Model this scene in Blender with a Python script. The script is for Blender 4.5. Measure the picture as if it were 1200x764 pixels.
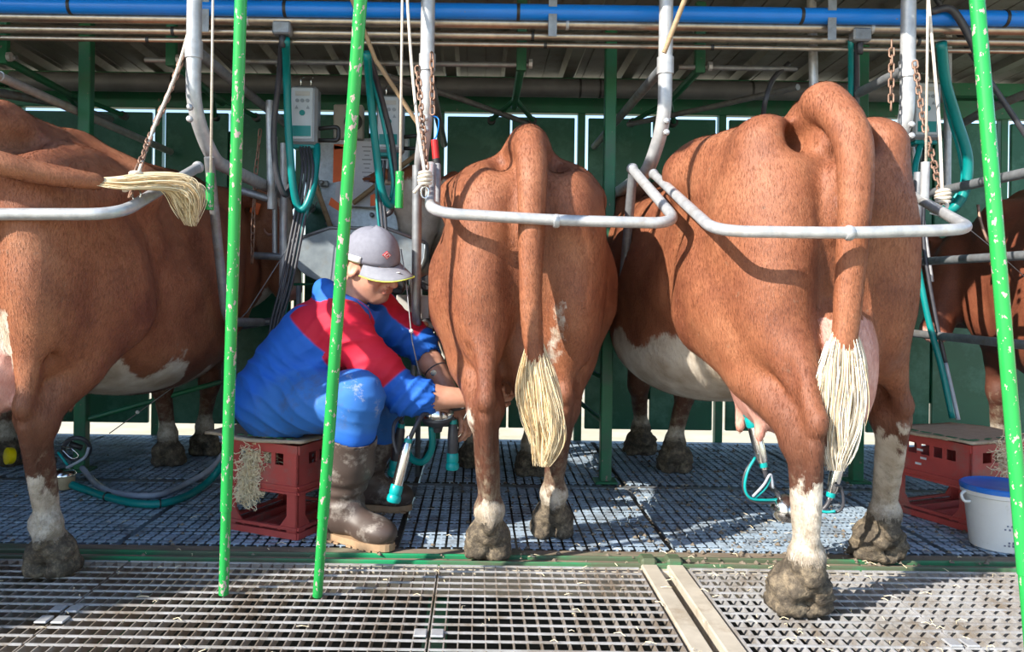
import bpy, bmesh, math, random
import numpy as np
from mathutils import Vector, Matrix, Euler, noise as mnoise

# ------------------------------------------------------------------ camera, sky, sun, exposure
scene = bpy.context.scene
for o in list(bpy.data.objects):
    bpy.data.objects.remove(o)
COL = scene.collection

FPX, VX, VY, ROLL, CH = 950.0, 560.0, 338.0, 0.0135, 0.86      # focal length in px, vanishing point, roll, eye height
cam_d = bpy.data.cameras.new('camera')
cam = bpy.data.objects.new('camera', cam_d)
COL.objects.link(cam)
cam_d.sensor_fit = 'HORIZONTAL'
cam_d.sensor_width = 36.0
cam_d.lens = 36.0 * FPX / 1200.0
# the lens is shifted (the verticals of the place stay parallel); the roll turns about the optical axis
cr, sr = math.cos(ROLL), math.sin(ROLL)
cam_d.shift_x = (600.0 - VX) / 1200.0
cam_d.shift_y = (VY - 382.0) / 1200.0
cam_d.clip_start = 0.05
cam.location = (0, 0, CH)
cam.rotation_euler = (Matrix.Rotation(math.pi / 2, 3, 'X') @ Matrix.Rotation(ROLL, 3, 'Z')).to_euler()
scene.camera = cam

SUN_DIR = Vector((0.62, 0.46, -0.47)).normalized()
sun_d = bpy.data.lights.new('sun', 'SUN')
sun_d.energy = 7.5
sun_d.angle = math.radians(0.6)
sun_d.color = (1.0, 0.93, 0.82)
sun = bpy.data.objects.new('sun', sun_d)
COL.objects.link(sun)
sun.location = (-6, -4, 6)
sun.rotation_euler = SUN_DIR.to_track_quat('-Z', 'Y').to_euler()

world = bpy.data.worlds.new('sky')
scene.world = world
world.use_nodes = True
wn = world.node_tree
sky = wn.nodes.new('ShaderNodeTexSky')
sky.sky_type = 'NISHITA'
sky.sun_disc = False
sky.sun_elevation = math.asin(-SUN_DIR.z)
sky.sun_rotation = math.atan2(-SUN_DIR.x, -SUN_DIR.y)
sky.air_density = 1.0
sky.dust_density = 0.4
sky.ozone_density = 2.0
wn.links.new(sky.outputs['Color'], wn.nodes['Background'].inputs['Color'])
wn.nodes['Background'].inputs['Strength'].default_value = 0.24

vs = scene.view_settings
vs.view_transform = 'Standard'
vs.look = 'None'
vs.gamma = 1.0
vs.use_curve_mapping = False
vs.exposure = 0.38


def P(px, py, Y):
    """pixel of the 1200x764 frame at depth Y -> world point"""
    dx, dy = px - VX, py - VY
    u = dx * cr + dy * sr
    v = -dx * sr + dy * cr
    return Vector((u * Y / FPX, Y, CH - v * Y / FPX))


def PF(px, py, z=0.0):
    """pixel on a horizontal plane at height z"""
    dx, dy = px - VX, py - VY
    u = dx * cr + dy * sr
    v = -dx * sr + dy * cr
    Y = (CH - z) * FPX / v
    return Vector((u * Y / FPX, Y, z))


# ------------------------------------------------------------------ materials
MATS = {}


def nd(nt, t, **kw):
    n = nt.nodes.new(t)
    for k, v in kw.items():
        setattr(n, k, v)
    return n


def ramp(nt, stops, interp='LINEAR'):
    r = nt.nodes.new('ShaderNodeValToRGB')
    r.color_ramp.interpolation = interp
    e = r.color_ramp.elements
    while len(e) < len(stops):
        e.new(0.5)
    for i, (p, c) in enumerate(stops):
        e[i].position = p
        e[i].color = (c[0], c[1], c[2], 1) if not isinstance(c, (int, float)) else (c, c, c, 1)
    return r


def mixc(nt, fac, a, b):
    m = nd(nt, 'ShaderNodeMix', data_type='RGBA')
    for sock, v in ((m.inputs[0], fac), (m.inputs[6], a), (m.inputs[7], b)):
        if hasattr(v, 'is_output'):
            nt.links.new(v, sock)
        elif isinstance(v, (int, float)):
            sock.default_value = v
        else:
            sock.default_value = (v[0], v[1], v[2], 1)
    return m.outputs[2]


def math_n(nt, op, a, b=None, clamp=False):
    m = nd(nt, 'ShaderNodeMath', operation=op, use_clamp=clamp)
    for i, v in enumerate((a, b)):
        if v is None:
            continue
        if hasattr(v, 'is_output'):
            nt.links.new(v, m.inputs[i])
        else:
            m.inputs[i].default_value = v
    return m.outputs[0]


def coords(nt, scale=(1, 1, 1)):
    tc = nd(nt, 'ShaderNodeTexCoord')
    mp = nd(nt, 'ShaderNodeMapping')
    mp.inputs['Scale'].default_value = scale
    nt.links.new(tc.outputs['Object'], mp.inputs['Vector'])
    return mp.outputs[0]


def noise_n(nt, vec, scale, detail=4, rough=0.6):
    n = nd(nt, 'ShaderNodeTexNoise')
    n.inputs['Scale'].default_value = scale
    n.inputs['Detail'].default_value = detail
    n.inputs['Roughness'].default_value = rough
    nt.links.new(vec, n.inputs['Vector'])
    return n.outputs[0]


def base_mat(name):
    m = bpy.data.materials.new(name)
    m.use_nodes = True
    b = m.node_tree.nodes['Principled BSDF']
    MATS[name] = m
    return m, m.node_tree, b


def bump(nt, b, height, strength=0.3, dist=0.01):
    bp = nd(nt, 'ShaderNodeBump')
    bp.inputs['Strength'].default_value = strength
    bp.inputs['Distance'].default_value = dist
    nt.links.new(height, bp.inputs['Height'])
    nt.links.new(bp.outputs[0], b.inputs['Normal'])


def simple(name, c1, c2=None, rough=0.5, metal=0.0, scale=20, bmp=0.0, chips=None, chip_scale=35, chip_at=0.6,
           stretch=(1, 1, 1), dirt=None, dirt_at=0.55, dirt_scale=6, trans=0.0, spec=None):
    """two-tone noise paint with optional chips (sharp) and dirt (soft)"""
    m, nt, b = base_mat(name)
    v = coords(nt, stretch)
    c2 = c2 or tuple(x * 0.75 for x in c1)
    n = noise_n(nt, v, scale)
    r = ramp(nt, [(0.3, c1), (0.7, c2)])
    nt.links.new(n, r.inputs[0])
    col = r.outputs[0]
    if dirt:
        n3 = noise_n(nt, v, dirt_scale, 6, 0.7)
        r3 = ramp(nt, [(dirt_at - 0.08, 0.0), (dirt_at + 0.1, 0.8)])
        nt.links.new(n3, r3.inputs[0])
        col = mixc(nt, r3.outputs[0], col, dirt)
    if chips:
        n2 = noise_n(nt, v, chip_scale, 3, 0.6)
        r2 = ramp(nt, [(chip_at, 0.0), (chip_at + 0.015, 1.0)])
        nt.links.new(n2, r2.inputs[0])
        col = mixc(nt, r2.outputs[0], col, chips)
    nt.links.new(col, b.inputs['Base Color'])
    b.inputs['Roughness'].default_value = rough
    b.inputs['Metallic'].default_value = metal
    if spec is not None:
        b.inputs['Specular IOR Level'].default_value = spec
    if trans:
        b.inputs['Transmission Weight'].default_value = trans
    if bmp:
        bump(nt, b, n, bmp, 0.004)
    return m


simple('galv', (0.56, 0.57, 0.58), (0.38, 0.39, 0.41), 0.38, 0.35, 28, 0.08, dirt=(0.36, 0.30, 0.24), dirt_at=0.64, dirt_scale=9)
simple('galv_dark', (0.34, 0.36, 0.38), (0.22, 0.23, 0.25), 0.5, 0.6, 25, 0.1, dirt=(0.2, 0.16, 0.12), dirt_at=0.6)
simple('grate', (0.52, 0.52, 0.53), (0.36, 0.35, 0.34), 0.5, 0.3, 18, 0.0, dirt=(0.22, 0.165, 0.11), dirt_at=0.56, dirt_scale=6)
simple('grate_bar_dirt_shade', (0.36, 0.33, 0.30), (0.24, 0.21, 0.18), 0.6, 0.2, 18, 0.0, dirt=(0.16, 0.115, 0.075), dirt_at=0.50, dirt_scale=6)  # left walkway bars: brown dirt, with shade also put into the colour
simple('grate_back', (0.46, 0.57, 0.68), (0.30, 0.39, 0.49), 0.38, 0.1, 14, 0.0, dirt=(0.12, 0.10, 0.085), dirt_at=0.57, dirt_scale=9)
simple('pole_green', (0.022, 0.36, 0.075), (0.018, 0.29, 0.06), 0.25, 0.0, 12, 0.0, chips=(0.46, 0.36, 0.34), chip_at=0.605, chip_scale=75,
       stretch=(1, 1, 0.55))
simple('frame_green', (0.018, 0.17, 0.075), (0.013, 0.13, 0.06), 0.45, 0.0, 9, 0.05, chips=(0.22, 0.16, 0.14), chip_at=0.69, dirt=(0.05, 0.12, 0.08))
simple('wall_green', (0.008, 0.125, 0.065), (0.006, 0.095, 0.05), 0.38, 0.0, 5, 0.12, dirt=(0.06, 0.22, 0.15), dirt_at=0.56, dirt_scale=5)
simple('edge_green', (0.012, 0.26, 0.10), (0.008, 0.18, 0.07), 0.4, 0.0, 9, 0.1, dirt=(0.11, 0.085, 0.062), dirt_at=0.45, dirt_scale=5, stretch=(0.5, 1.5, 1.5))
simple('edge_mud', (0.27, 0.21, 0.15), (0.14, 0.11, 0.08), 0.8, 0.0, 14, 0.4, dirt=(0.05, 0.14, 0.07), dirt_at=0.60, dirt_scale=6, stretch=(0.5, 1.5, 1.5))
simple('beam_tan', (0.60, 0.54, 0.44), (0.45, 0.40, 0.32), 0.6, 0.2, 15, 0.1, dirt=(0.28, 0.2, 0.12), dirt_at=0.62)
simple('blue_pipe', (0.006, 0.22, 0.80), (0.005, 0.19, 0.72), 0.32, 0.0, 8, 0.0, chips=(0.25, 0.2, 0.15), chip_at=0.74, chip_scale=60)
simple('steel_warm', (0.50, 0.42, 0.34), (0.36, 0.30, 0.24), 0.33, 0.9, 30, 0.03)
simple('roof', (0.30, 0.285, 0.26), (0.22, 0.21, 0.19), 0.5, 0.2, 6, 0.05, dirt=(0.16, 0.13, 0.1), dirt_at=0.6)
simple('pipe_grey', (0.17, 0.17, 0.175), (0.12, 0.12, 0.125), 0.5, 0.1, 8)
simple('black', (0.02, 0.02, 0.022), (0.03, 0.03, 0.03), 0.45)
simple('rubber', (0.035, 0.036, 0.045), (0.06, 0.06, 0.07), 0.4, 0.0, 30)
simple('teal', (0.0, 0.23, 0.22), (0.0, 0.19, 0.185), 0.35, 0.0, 10)
simple('teal_light', (0.0, 0.34, 0.34), (0.0, 0.28, 0.28), 0.35)
simple('clear_hose', (0.42, 0.46, 0.52), (0.32, 0.35, 0.42), 0.25)
simple('chrome', (0.82, 0.82, 0.82), (0.7, 0.7, 0.7), 0.18, 1.0, 30)
simple('chain', (0.36, 0.22, 0.16), (0.23, 0.14, 0.1), 0.55, 0.5, 60)
simple('chain_grey', (0.5, 0.45, 0.42), (0.33, 0.25, 0.2), 0.5, 0.6, 60)
simple('rope', (0.72, 0.65, 0.56), (0.55, 0.47, 0.38), 0.85, 0.0, 120, 0.3)
simple('cream_box', (0.50, 0.49, 0.45), (0.43, 0.42, 0.39), 0.5)
simple('box_grey', (0.26, 0.275, 0.29), (0.22, 0.23, 0.245), 0.35, 0.2)
simple('panel_grey', (0.52, 0.57, 0.60), (0.47, 0.52, 0.55), 0.45)
simple('button', (0.30, 0.34, 0.37), None, 0.5)
simple('foil', (0.62, 0.66, 0.70), (0.42, 0.45, 0.48), 0.35, 0.45, 45, 0.3)
simple('paper', (0.74, 0.76, 0.84), (0.68, 0.70, 0.79), 0.8)
simple('ink', (0.18, 0.2, 0.28), None, 0.8)
simple('orange', (0.72, 0.13, 0.02), (0.6, 0.1, 0.015), 0.55)
simple('wood', (0.42, 0.29, 0.17), (0.3, 0.2, 0.11), 0.7, 0.0, 12, 0.1, stretch=(1, 1, 6))
simple('trough', (0.33, 0.38, 0.41), (0.22, 0.26, 0.29), 0.45, 0.5, 18, 0.1, dirt=(0.25, 0.24, 0.2), dirt_at=0.62)
simple('red_grip', (0.62, 0.02, 0.02), None, 0.4)
simple('crate_red', (0.50, 0.075, 0.062), (0.40, 0.058, 0.050), 0.5, 0.0, 12, 0.05, dirt=(0.30, 0.17, 0.14), dirt_at=0.60)
simple('board', (0.56, 0.44, 0.31), (0.42, 0.32, 0.22), 0.9, 0.0, 25, 0.3, stretch=(1, 3, 1))
simple('sack_green', (0.05, 0.22, 0.10), None, 0.9)
simple('straw', (0.86, 0.74, 0.52), (0.72, 0.58, 0.36), 0.85, 0.0, 60)
simple('bucket_white', (0.78, 0.78, 0.76), (0.72, 0.72, 0.70), 0.4, 0.0, 10, dirt=(0.42, 0.38, 0.32), dirt_at=0.68, dirt_scale=14)
simple('lid_blue', (0.02, 0.18, 0.66), (0.015, 0.15, 0.55), 0.35, dirt=(0.2, 0.2, 0.22), dirt_at=0.68)
simple('claw_tan', (0.55, 0.42, 0.26), (0.45, 0.33, 0.2), 0.3)
simple('yellow', (0.85, 0.62, 0.0), None, 0.4)
simple('white_plastic', (0.8, 0.8, 0.8), None, 0.4)
simple('soil', (0.13, 0.09, 0.06), (0.07, 0.05, 0.035), 0.95, 0.0, 7, 0.5)
simple('ground', (0.60, 0.53, 0.40), (0.46, 0.42, 0.27), 0.95, 0.0, 3, 0.4)
simple('mud', (0.13, 0.105, 0.08), (0.21, 0.17, 0.125), 0.85, 0.0, 40, 0.6)


# ------------------------------------------------------------------ mesh building
class MB:
    """collects polygons; build() links them as one mesh object"""
    def __init__(s):
        s.v, s.f = [], []

    def add(s, vs, fs):
        b = len(s.v)
        s.v += [tuple(p) for p in vs]
        s.f += [tuple(i + b for i in f) for f in fs]
        return s

    def box(s, c, d, rot=None, bev=0.0):
        hx, hy, hz = d[0] / 2, d[1] / 2, d[2] / 2
        R = rot if isinstance(rot, Matrix) else (Euler(rot).to_matrix() if rot else Matrix.Identity(3))
        c = Vector(c)
        if bev <= 0:
            pts = [(x, y, z) for x in (-hx, hx) for y in (-hy, hy) for z in (-hz, hz)]
            fs = [(0, 1, 3, 2), (4, 6, 7, 5), (0, 4, 5, 1), (2, 3, 7, 6), (0, 2, 6, 4), (1, 5, 7, 3)]
        else:
            bv = min(bev, hx * .95, hy * .95, hz * .95)
            pts, fs, idx = [], [], {}
            for sx in (-1, 1):
                for sy in (-1, 1):
                    for sz in (-1, 1):
                        for a in range(3):
                            q = [sx * (hx - bv), sy * (hy - bv), sz * (hz - bv)]
                            q[a] += (sx, sy, sz)[a] * bv
                            idx[(sx, sy, sz, a)] = len(pts)
                            pts.append(tuple(q))
            S = (-1, 1)
            for a in range(3):
                o1, o2 = [(1, 2), (2, 0), (0, 1)][a]
                for sg in S:
                    loop = []
                    for (p, q) in ((-1, -1), (1, -1), (1, 1), (-1, 1)):
                        k = [0, 0, 0]
                        k[a], k[o1], k[o2] = sg, p, q
                        loop.append(idx[(k[0], k[1], k[2], a)])
                    fs.append(tuple(loop if sg > 0 else loop[::-1]))
            for a in range(3):
                o1, o2 = [(1, 2), (2, 0), (0, 1)][a]
                for s1 in S:
                    for s2 in S:
                        def K(sa, ax):
                            k = [0, 0, 0]
                            k[a], k[o1], k[o2] = sa, s1, s2
                            return idx[(k[0], k[1], k[2], ax)]
                        q = (K(-1, o1), K(1, o1), K(1, o2), K(-1, o2))
                        fs.append(q if s1 * s2 > 0 else q[::-1])
            for sx in S:
                for sy in S:
                    for sz in S:
                        t = tuple(idx[(sx, sy, sz, a)] for a in range(3))
                        fs.append(t if sx * sy * sz > 0 else t[::-1])
        return s.add([c + R @ Vector(p) for p in pts], fs)

    def tube(s, pts, r, n=10, cap=True, closed=False):
        pts = [Vector(p) for p in pts]
        rs = r if isinstance(r, (list, tuple)) else [r] * len(pts)
        N = len(pts)
        tang = []
        for i in range(N):
            if closed:
                t = pts[(i + 1) % N] - pts[i - 1]
            else:
                t = pts[min(i + 1, N - 1)] - pts[max(i - 1, 0)]
            tang.append(t.normalized() if t.length > 1e-9 else Vector((0, 0, 1)))
        ref = Vector((0, 0, 1)) if abs(tang[0].z) < 0.9 else Vector((1, 0, 0))
        nrm = (ref - tang[0] * ref.dot(tang[0])).normalized()
        b = len(s.v)
        for i in range(N):
            nrm = nrm - tang[i] * nrm.dot(tang[i])
            nrm = nrm.normalized() if nrm.length > 1e-6 else tang[i].orthogonal().normalized()
            bn = tang[i].cross(nrm)
            for k in range(n):
                a = 2 * math.pi * k / n
                s.v.append(tuple(pts[i] + (nrm * math.cos(a) + bn * math.sin(a)) * rs[i]))
        for i in range(N if closed else N - 1):
            j = (i + 1) % N
            for k in range(n):
                l = (k + 1) % n
                s.f.append((b + i * n + k, b + i * n + l, b + j * n + l, b + j * n + k))
        if cap and not closed:
            s.f.append(tuple(b + k for k in range(n))[::-1])
            s.f.append(tuple(b + (N - 1) * n + k for k in range(n)))
        return s

    def lathe(s, prof, o=(0, 0, 0), axis=(0, 0, 1), n=20):
        """prof: list of (radius, height along axis)"""
        o, ax = Vector(o), Vector(axis).normalized()
        u = ax.orthogonal().normalized()
        w = ax.cross(u)
        b = len(s.v)
        for (r, h) in prof:
            for k in range(n):
                a = 2 * math.pi * k / n
                s.v.append(tuple(o + ax * h + (u * math.cos(a) + w * math.sin(a)) * max(r, 1e-4)))
        for i in range(len(prof) - 1):
            for k in range(n):
                l = (k + 1) % n
                s.f.append((b + i * n + k, b + i * n + l, b + (i + 1) * n + l, b + (i + 1) * n + k))
        s.f.append(tuple(b + k for k in range(n))[::-1])
        s.f.append(tuple(b + (len(prof) - 1) * n + k for k in range(n)))
        return s

    def ball(s, c, r, n=12, m=8):
        r = r if isinstance(r, (tuple, list)) else (r, r, r)
        c = Vector(c)
        b = len(s.v)
        for i in range(1, m):
            t = math.pi * i / m
            for k in range(n):
                a = 2 * math.pi * k / n
                s.v.append((c.x + r[0] * math.sin(t) * math.cos(a), c.y + r[1] * math.sin(t) * math.sin(a), c.z + r[2] * math.cos(t)))
        s.v += [(c.x, c.y, c.z + r[2]), (c.x, c.y, c.z - r[2])]
        T, B = len(s.v) - 2, len(s.v) - 1
        for i in range(m - 2):
            for k in range(n):
                l = (k + 1) % n
                s.f.append((b + i * n + k, b + (i + 1) * n + k, b + (i + 1) * n + l, b + i * n + l))
        for k in range(n):
            l = (k + 1) % n
            s.f.append((T, b + k, b + l))
            s.f.append((B, b + (m - 2) * n + l, b + (m - 2) * n + k))
        return s

    def prism(s, poly, d, o=(0, 0, 0), R=None):
        """polygon in local xz, extruded along local y by d"""
        R = R or Matrix.Identity(3)
        o = Vector(o)
        n = len(poly)
        vs = [o + R @ Vector((p[0], y, p[1])) for y in (0, d) for p in poly]
        fs = [tuple(range(n)), tuple(range(n, 2 * n))[::-1]]
        fs += [(i, i + n, (i + 1) % n + n, (i + 1) % n) for i in range(n)]
        return s.add(vs, fs)

    def build(s, name, mat, parent=None, smooth=False, at=None):
        me = bpy.data.meshes.new(name)
        me.from_pydata(s.v, [], s.f)
        me.update()
        me.materials.append(MATS[mat] if isinstance(mat, str) else mat)
        if smooth:
            sm = np.ones(len(me.polygons), dtype=bool)
            me.polygons.foreach_set('use_smooth', sm)
            if smooth == 'auto':
                me.set_sharp_from_angle(angle=math.radians(40))
        o = bpy.data.objects.new(name, me)
        COL.objects.link(o)
        if parent is not None:
            o.parent = parent
            o.matrix_parent_inverse = parent.matrix_basis.inverted()
        return o


def tag(o, label=None, cat=None, group=None, kind=None):
    if label:
        o['label'] = label
    if cat:
        o['category'] = cat
    if group:
        o['group'] = group
    if kind:
        o['kind'] = kind
    return o


def empty(name, loc=(0, 0, 0)):
    o = bpy.data.objects.new(name, None)
    o.empty_display_size = 0.1
    o.location = loc
    COL.objects.link(o)
    return o


def spline(pts, n=8):
    """Catmull-Rom through points"""
    pts = [Vector(p) for p in pts]
    if len(pts) < 3:
        return pts
    ext = [pts[0] * 2 - pts[1]] + pts + [pts[-1] * 2 - pts[-2]]
    out = []
    for i in range(1, len(ext) - 2):
        p0, p1, p2, p3 = ext[i - 1:i + 3]
        for k in range(n):
            t = k / n
            out.append(0.5 * ((2 * p1) + (p2 - p0) * t + (2 * p0 - 5 * p1 + 4 * p2 - p3) * t * t + (3 * p1 - p0 - 3 * p2 + p3) * t ** 3))
    out.append(pts[-1])
    return out


def bent(pts, r, n=6):
    """polyline with rounded corners of radius r"""
    pts = [Vector(p) for p in pts]
    out = [pts[0]]
    for i in range(1, len(pts) - 1):
        a, b, c = pts[i - 1], pts[i], pts[i + 1]
        d1, d2 = (a - b), (c - b)
        rr = min(r, d1.length * .45, d2.length * .45)
        p1, p2 = b + d1.normalized() * rr, b + d2.normalized() * rr
        for k in range(n + 1):
            t = k / n
            out.append(p1 * (1 - t) ** 2 + b * 2 * t * (1 - t) + p2 * t * t)
    out.append(pts[-1])
    return out


def pipe_thing(name, pts, r, mat, label, cat, n=12, bend=0.0, group=None):
    q = bent(pts, bend) if bend else pts
    o = MB().tube(q, r, n).build(name, mat, None, 'auto')
    return tag(o, label, cat, group)
# ------------------------------------------------------------------ setting: ground, platform, wall, roof
PY0, PY1 = 2.62, 4.66          # platform front edge and back wall
XL, XR = -3.2, 3.4

g = MB()
NG = 40
for i in range(NG):
    pass
g.add([(-30, -20, -0.55), (30, -20, -0.55), (30, 40, -0.55), (-30, 40, -0.55)], [(0, 1, 2, 3)])
tag(g.build('ground', 'ground'), kind='structure')
tag(MB().box((0, 2.6, -0.50), (7.0, 4.0, 0.08)).build('trim_1', 'soil'), kind='structure')

floor = tag(empty('floor', (0, PY0, 0)), kind='structure')


def grating(name, x0, x1, y0, y1, px, py, wx, wy, h, mat, twist=0.0):
    """bearing bars along y (spacing px) and cross bars along x (spacing py), top at z=0"""
    b, cb = MB(), MB()
    nx = max(1, round((x1 - x0) / px))
    ny = max(1, round((y1 - y0) / py))
    for i in range(nx + 1):
        x = x0 + (x1 - x0) * i / nx
        b.box((x, (y0 + y1) / 2, -h / 2 - 0.002), (wx, y1 - y0, h))
    for j in range(ny + 1):
        y = y0 + (y1 - y0) * j / ny
        cb.box(((x0 + x1) / 2, y, -0.0015), (x1 - x0, wy, 0.005))
    cb.build('cross_bars', 'grate', floor)
    return b.build(name, mat, floor)


# front walkway gratings
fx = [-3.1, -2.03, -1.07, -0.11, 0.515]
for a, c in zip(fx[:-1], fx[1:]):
    grating('walkway_grating', a + 0.004, c - 0.004, 1.05, 2.515, 0.0345, 0.049, 0.0032, 0.0046, 0.026, 'grate_bar_dirt_shade')
fx = [0.665, 1.20, 2.16, 3.1]
for a, c in zip(fx[:-1], fx[1:]):
    grating('walkway_grating', a + 0.004, c - 0.004, 1.05, 2.515, 0.0345, 0.049, 0.0040, 0.0055, 0.024, 'grate')  # right bars use the lighter metal, sunlight painted into their colour
# two beams running towards the camera with a slot between them
for x in (0.55, 0.632):
    MB().box((x, 1.80, -0.03), (0.052, 1.5, 0.06), bev=0.004).build('walkway_beam', 'beam_tan', floor)
    MB().box((x, 2.575, 0.0), (0.05, 0.06, 0.035), bev=0.008).build('bracket', 'edge_green', floor)
# clips joining the grating panels
for x, y in ((-1.07, 2.13), (-1.07, 2.06), (-0.11, 2.01), (1.20, 1.995)):
    for s in (-1, 1):
        MB().box((x + s * 0.021, y, 0.004), (0.032, 0.042, 0.006), bev=0.002).build('grating_clip', 'galv', floor)
# platform edge channels
MB().box((0, 2.612, -0.045), (6.4, 0.012, 0.096), bev=0.003).build('edge_lip', 'edge_green', floor)
MB().box((0, 2.580, -0.053), (6.4, 0.048, 0.09), bev=0.006).build('edge_channel', 'edge_mud', floor)
MB().box((0, 2.553, -0.045), (6.4, 0.008, 0.094), bev=0.003).build('edge_lip', 'edge_green', floor)
MB().box((0, 2.535, -0.057), (6.4, 0.026, 0.09), bev=0.004).build('edge_angle', 'beam_tan', floor)
MB().box((0, 2.652, -0.046), (6.4, 0.062, 0.088), bev=0.006).build('edge_plank', 'edge_mud', floor)
MB().box((0, 3.565, -0.03), (6.4, 0.055, 0.05), bev=0.004).build('middle_beam', 'galv_dark', floor)
MB().box((0, 4.63, -0.05), (6.4, 0.06, 0.09), bev=0.006).build('rear_beam', 'galv_dark', floor)
# cross bearers under the gratings
for x in (-2.03, -1.07, -0.11, 1.2, 2.16):
    MB().box((x, 2.8, -0.16), (0.06, 3.8, 0.1)).build('bearer', 'frame_green', floor)

# platform panels: rows of narrow treads
sx = [-3.12, -2.1, -1.18, -0.26, 0.66, 1.58, 2.5, 3.2]
tread_v = None
for y0, y1 in ((2.69, 3.535), (3.595, 4.60)):
    for a, c in zip(sx[:-1], sx[1:]):
        b = MB()
        nx = round((c - a - 0.016) / 0.040)
        ny = round((y1 - y0) / 0.035)
        dx, dy = (c - a - 0.016) / nx, (y1 - y0) / ny
        for i in range(nx):
            b.box((a + 0.008 + dx * (i + .5), (y0 + y1) / 2, -0.016), (0.006, y1 - y0, 0.026))
            for j in range(ny):
                z = 0.0 + 0.0016 * math.sin(i * 12.9 + j * 7.7)
                cx, cy = a + 0.008 + dx * (i + .5), y0 + dy * (j + .5)
                w, d = dx * 0.40, dy * 0.27
                b.add([(cx - w, cy - d, z - 0.001), (cx + w, cy - d, z - 0.001), (cx + w * .95, cy + d, z), (cx - w * .95, cy + d, z),
                       (cx - w, cy - d, z - 0.003), (cx + w, cy - d, z - 0.003), (cx + w, cy + d, z - 0.003), (cx - w, cy + d, z - 0.003)],
                      [(0, 1, 2, 3), (4, 5, 1, 0), (1, 5, 6, 2), (2, 6, 7, 3), (3, 7, 4, 0)])
        tag(b.build('platform_grating', 'grate_back', floor), kind='stuff')
        MB().box(((a + c) / 2, (y0 + y1) / 2, -0.045), (c - a - 0.01, y1 - y0, 0.004)).build('under_tray', 'mud', floor)

# back wall: pairs of green panels with daylight in the gaps
wall = tag(empty('wall_back', (0, PY1, 0)), kind='structure')
for k in range(-5, 6):
    x0 = -0.187 + 0.812 * k
    x1 = x0 + 0.733
    xm = (x0 + x1) / 2
    for (a, c) in ((x0, xm - 0.006), (xm + 0.006, x1)):
        pa = MB().box(((a + c) / 2, PY1 + 0.02, 0.955), (c - a, 0.025, 1.79), bev=0.004).build('wall_panel', 'wall_green', wall)
    # joining strips leave the middle gap open only at the top and bottom
    MB().box((xm, PY1 + 0.042, 0.99), (0.05, 0.012, 1.52)).build('joint_strip', 'wall_green', wall)
    MB().box((x1 + 0.0395, PY1 + 0.03, 0.93), (0.042, 0.05, 1.9), bev=0.003).build('wall_post', 'frame_green', wall)
MB().box((0.3, PY1 + 0.02, 1.925), (9.2, 0.06, 0.105), bev=0.004).build('top_rail', 'frame_green', wall)
MB().box((0.3, PY1 + 0.06, 2.0), (9.2, 0.05, 0.1), bev=0.004).build('eave_rail', 'frame_green', wall)

# unseen end wall added beyond the left edge to shade the platform
wl = tag(empty('wall_left_shade', (-3.05, 3.0, 0)), kind='structure')
for k in range(-1, 4):
    MB().box((-3.05, 1.85 + 0.80 * k, 0.99), (0.03, 0.77, 1.9), bev=0.004).build('wall_panel', 'wall_green', wl)
    MB().box((-3.05, 1.445 + 0.80 * k, 1.02), (0.05, 0.04, 2.04), bev=0.004).build('wall_post', 'frame_green', wl)

# roof: trapezoid corrugated sheets running front to back
roof = tag(empty('ceiling', (0, PY1, 2.05)), kind='structure')


def roof_z(y):
    return 2.055 + (4.75 - y) * 0.035


RY0, RY1 = 2.60, 4.80
xs = -3.4
while xs < 3.5:
    prof = []
    w = 0.99
    for k in range(3):
        x = xs + k * 0.33
        prof += [(x, 0.036), (x + .02, 0.036), (x + .022, .041), (x + .028, .041), (x + .03, .036), (x + 0.12, 0.036), (x + .122, .041), (x + .128, .041),
                 (x + .13, .036), (x + 0.215, 0.036), (x + 0.235, 0.0), (x + 0.295, 0.0), (x + 0.315, 0.036)]
    prof.append((xs + w, 0.036))
    b = MB()
    n = len(prof)
    vs_ = [(p[0], y, roof_z(y) + p[1] + t) for t in (0, 0.004) for y in (RY0, RY1) for p in prof]
    fs = []
    for i in range(n - 1):
        fs.append((i, n + i, n + i + 1, i + 1))
        fs.append((2 * n + i, 2 * n + i + 1, 3 * n + i + 1, 3 * n + i))
        fs.append((i, i + 1, 2 * n + i + 1, 2 * n + i))
        fs.append((n + i, 3 * n + i, 3 * n + i + 1, n + i + 1))
    b.add(vs_, fs)
    b.build('roof_sheet', 'roof', roof)
    xs += w
MB().box((0, 4.60, 2.02), (6.6, 0.06, 0.07)).build('purlin', 'frame_green', roof)
MB().box((0, 2.70, roof_z(2.7) - 0.025), (6.6, 0.05, 0.05)).build('purlin', 'galv_dark', roof)
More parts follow.
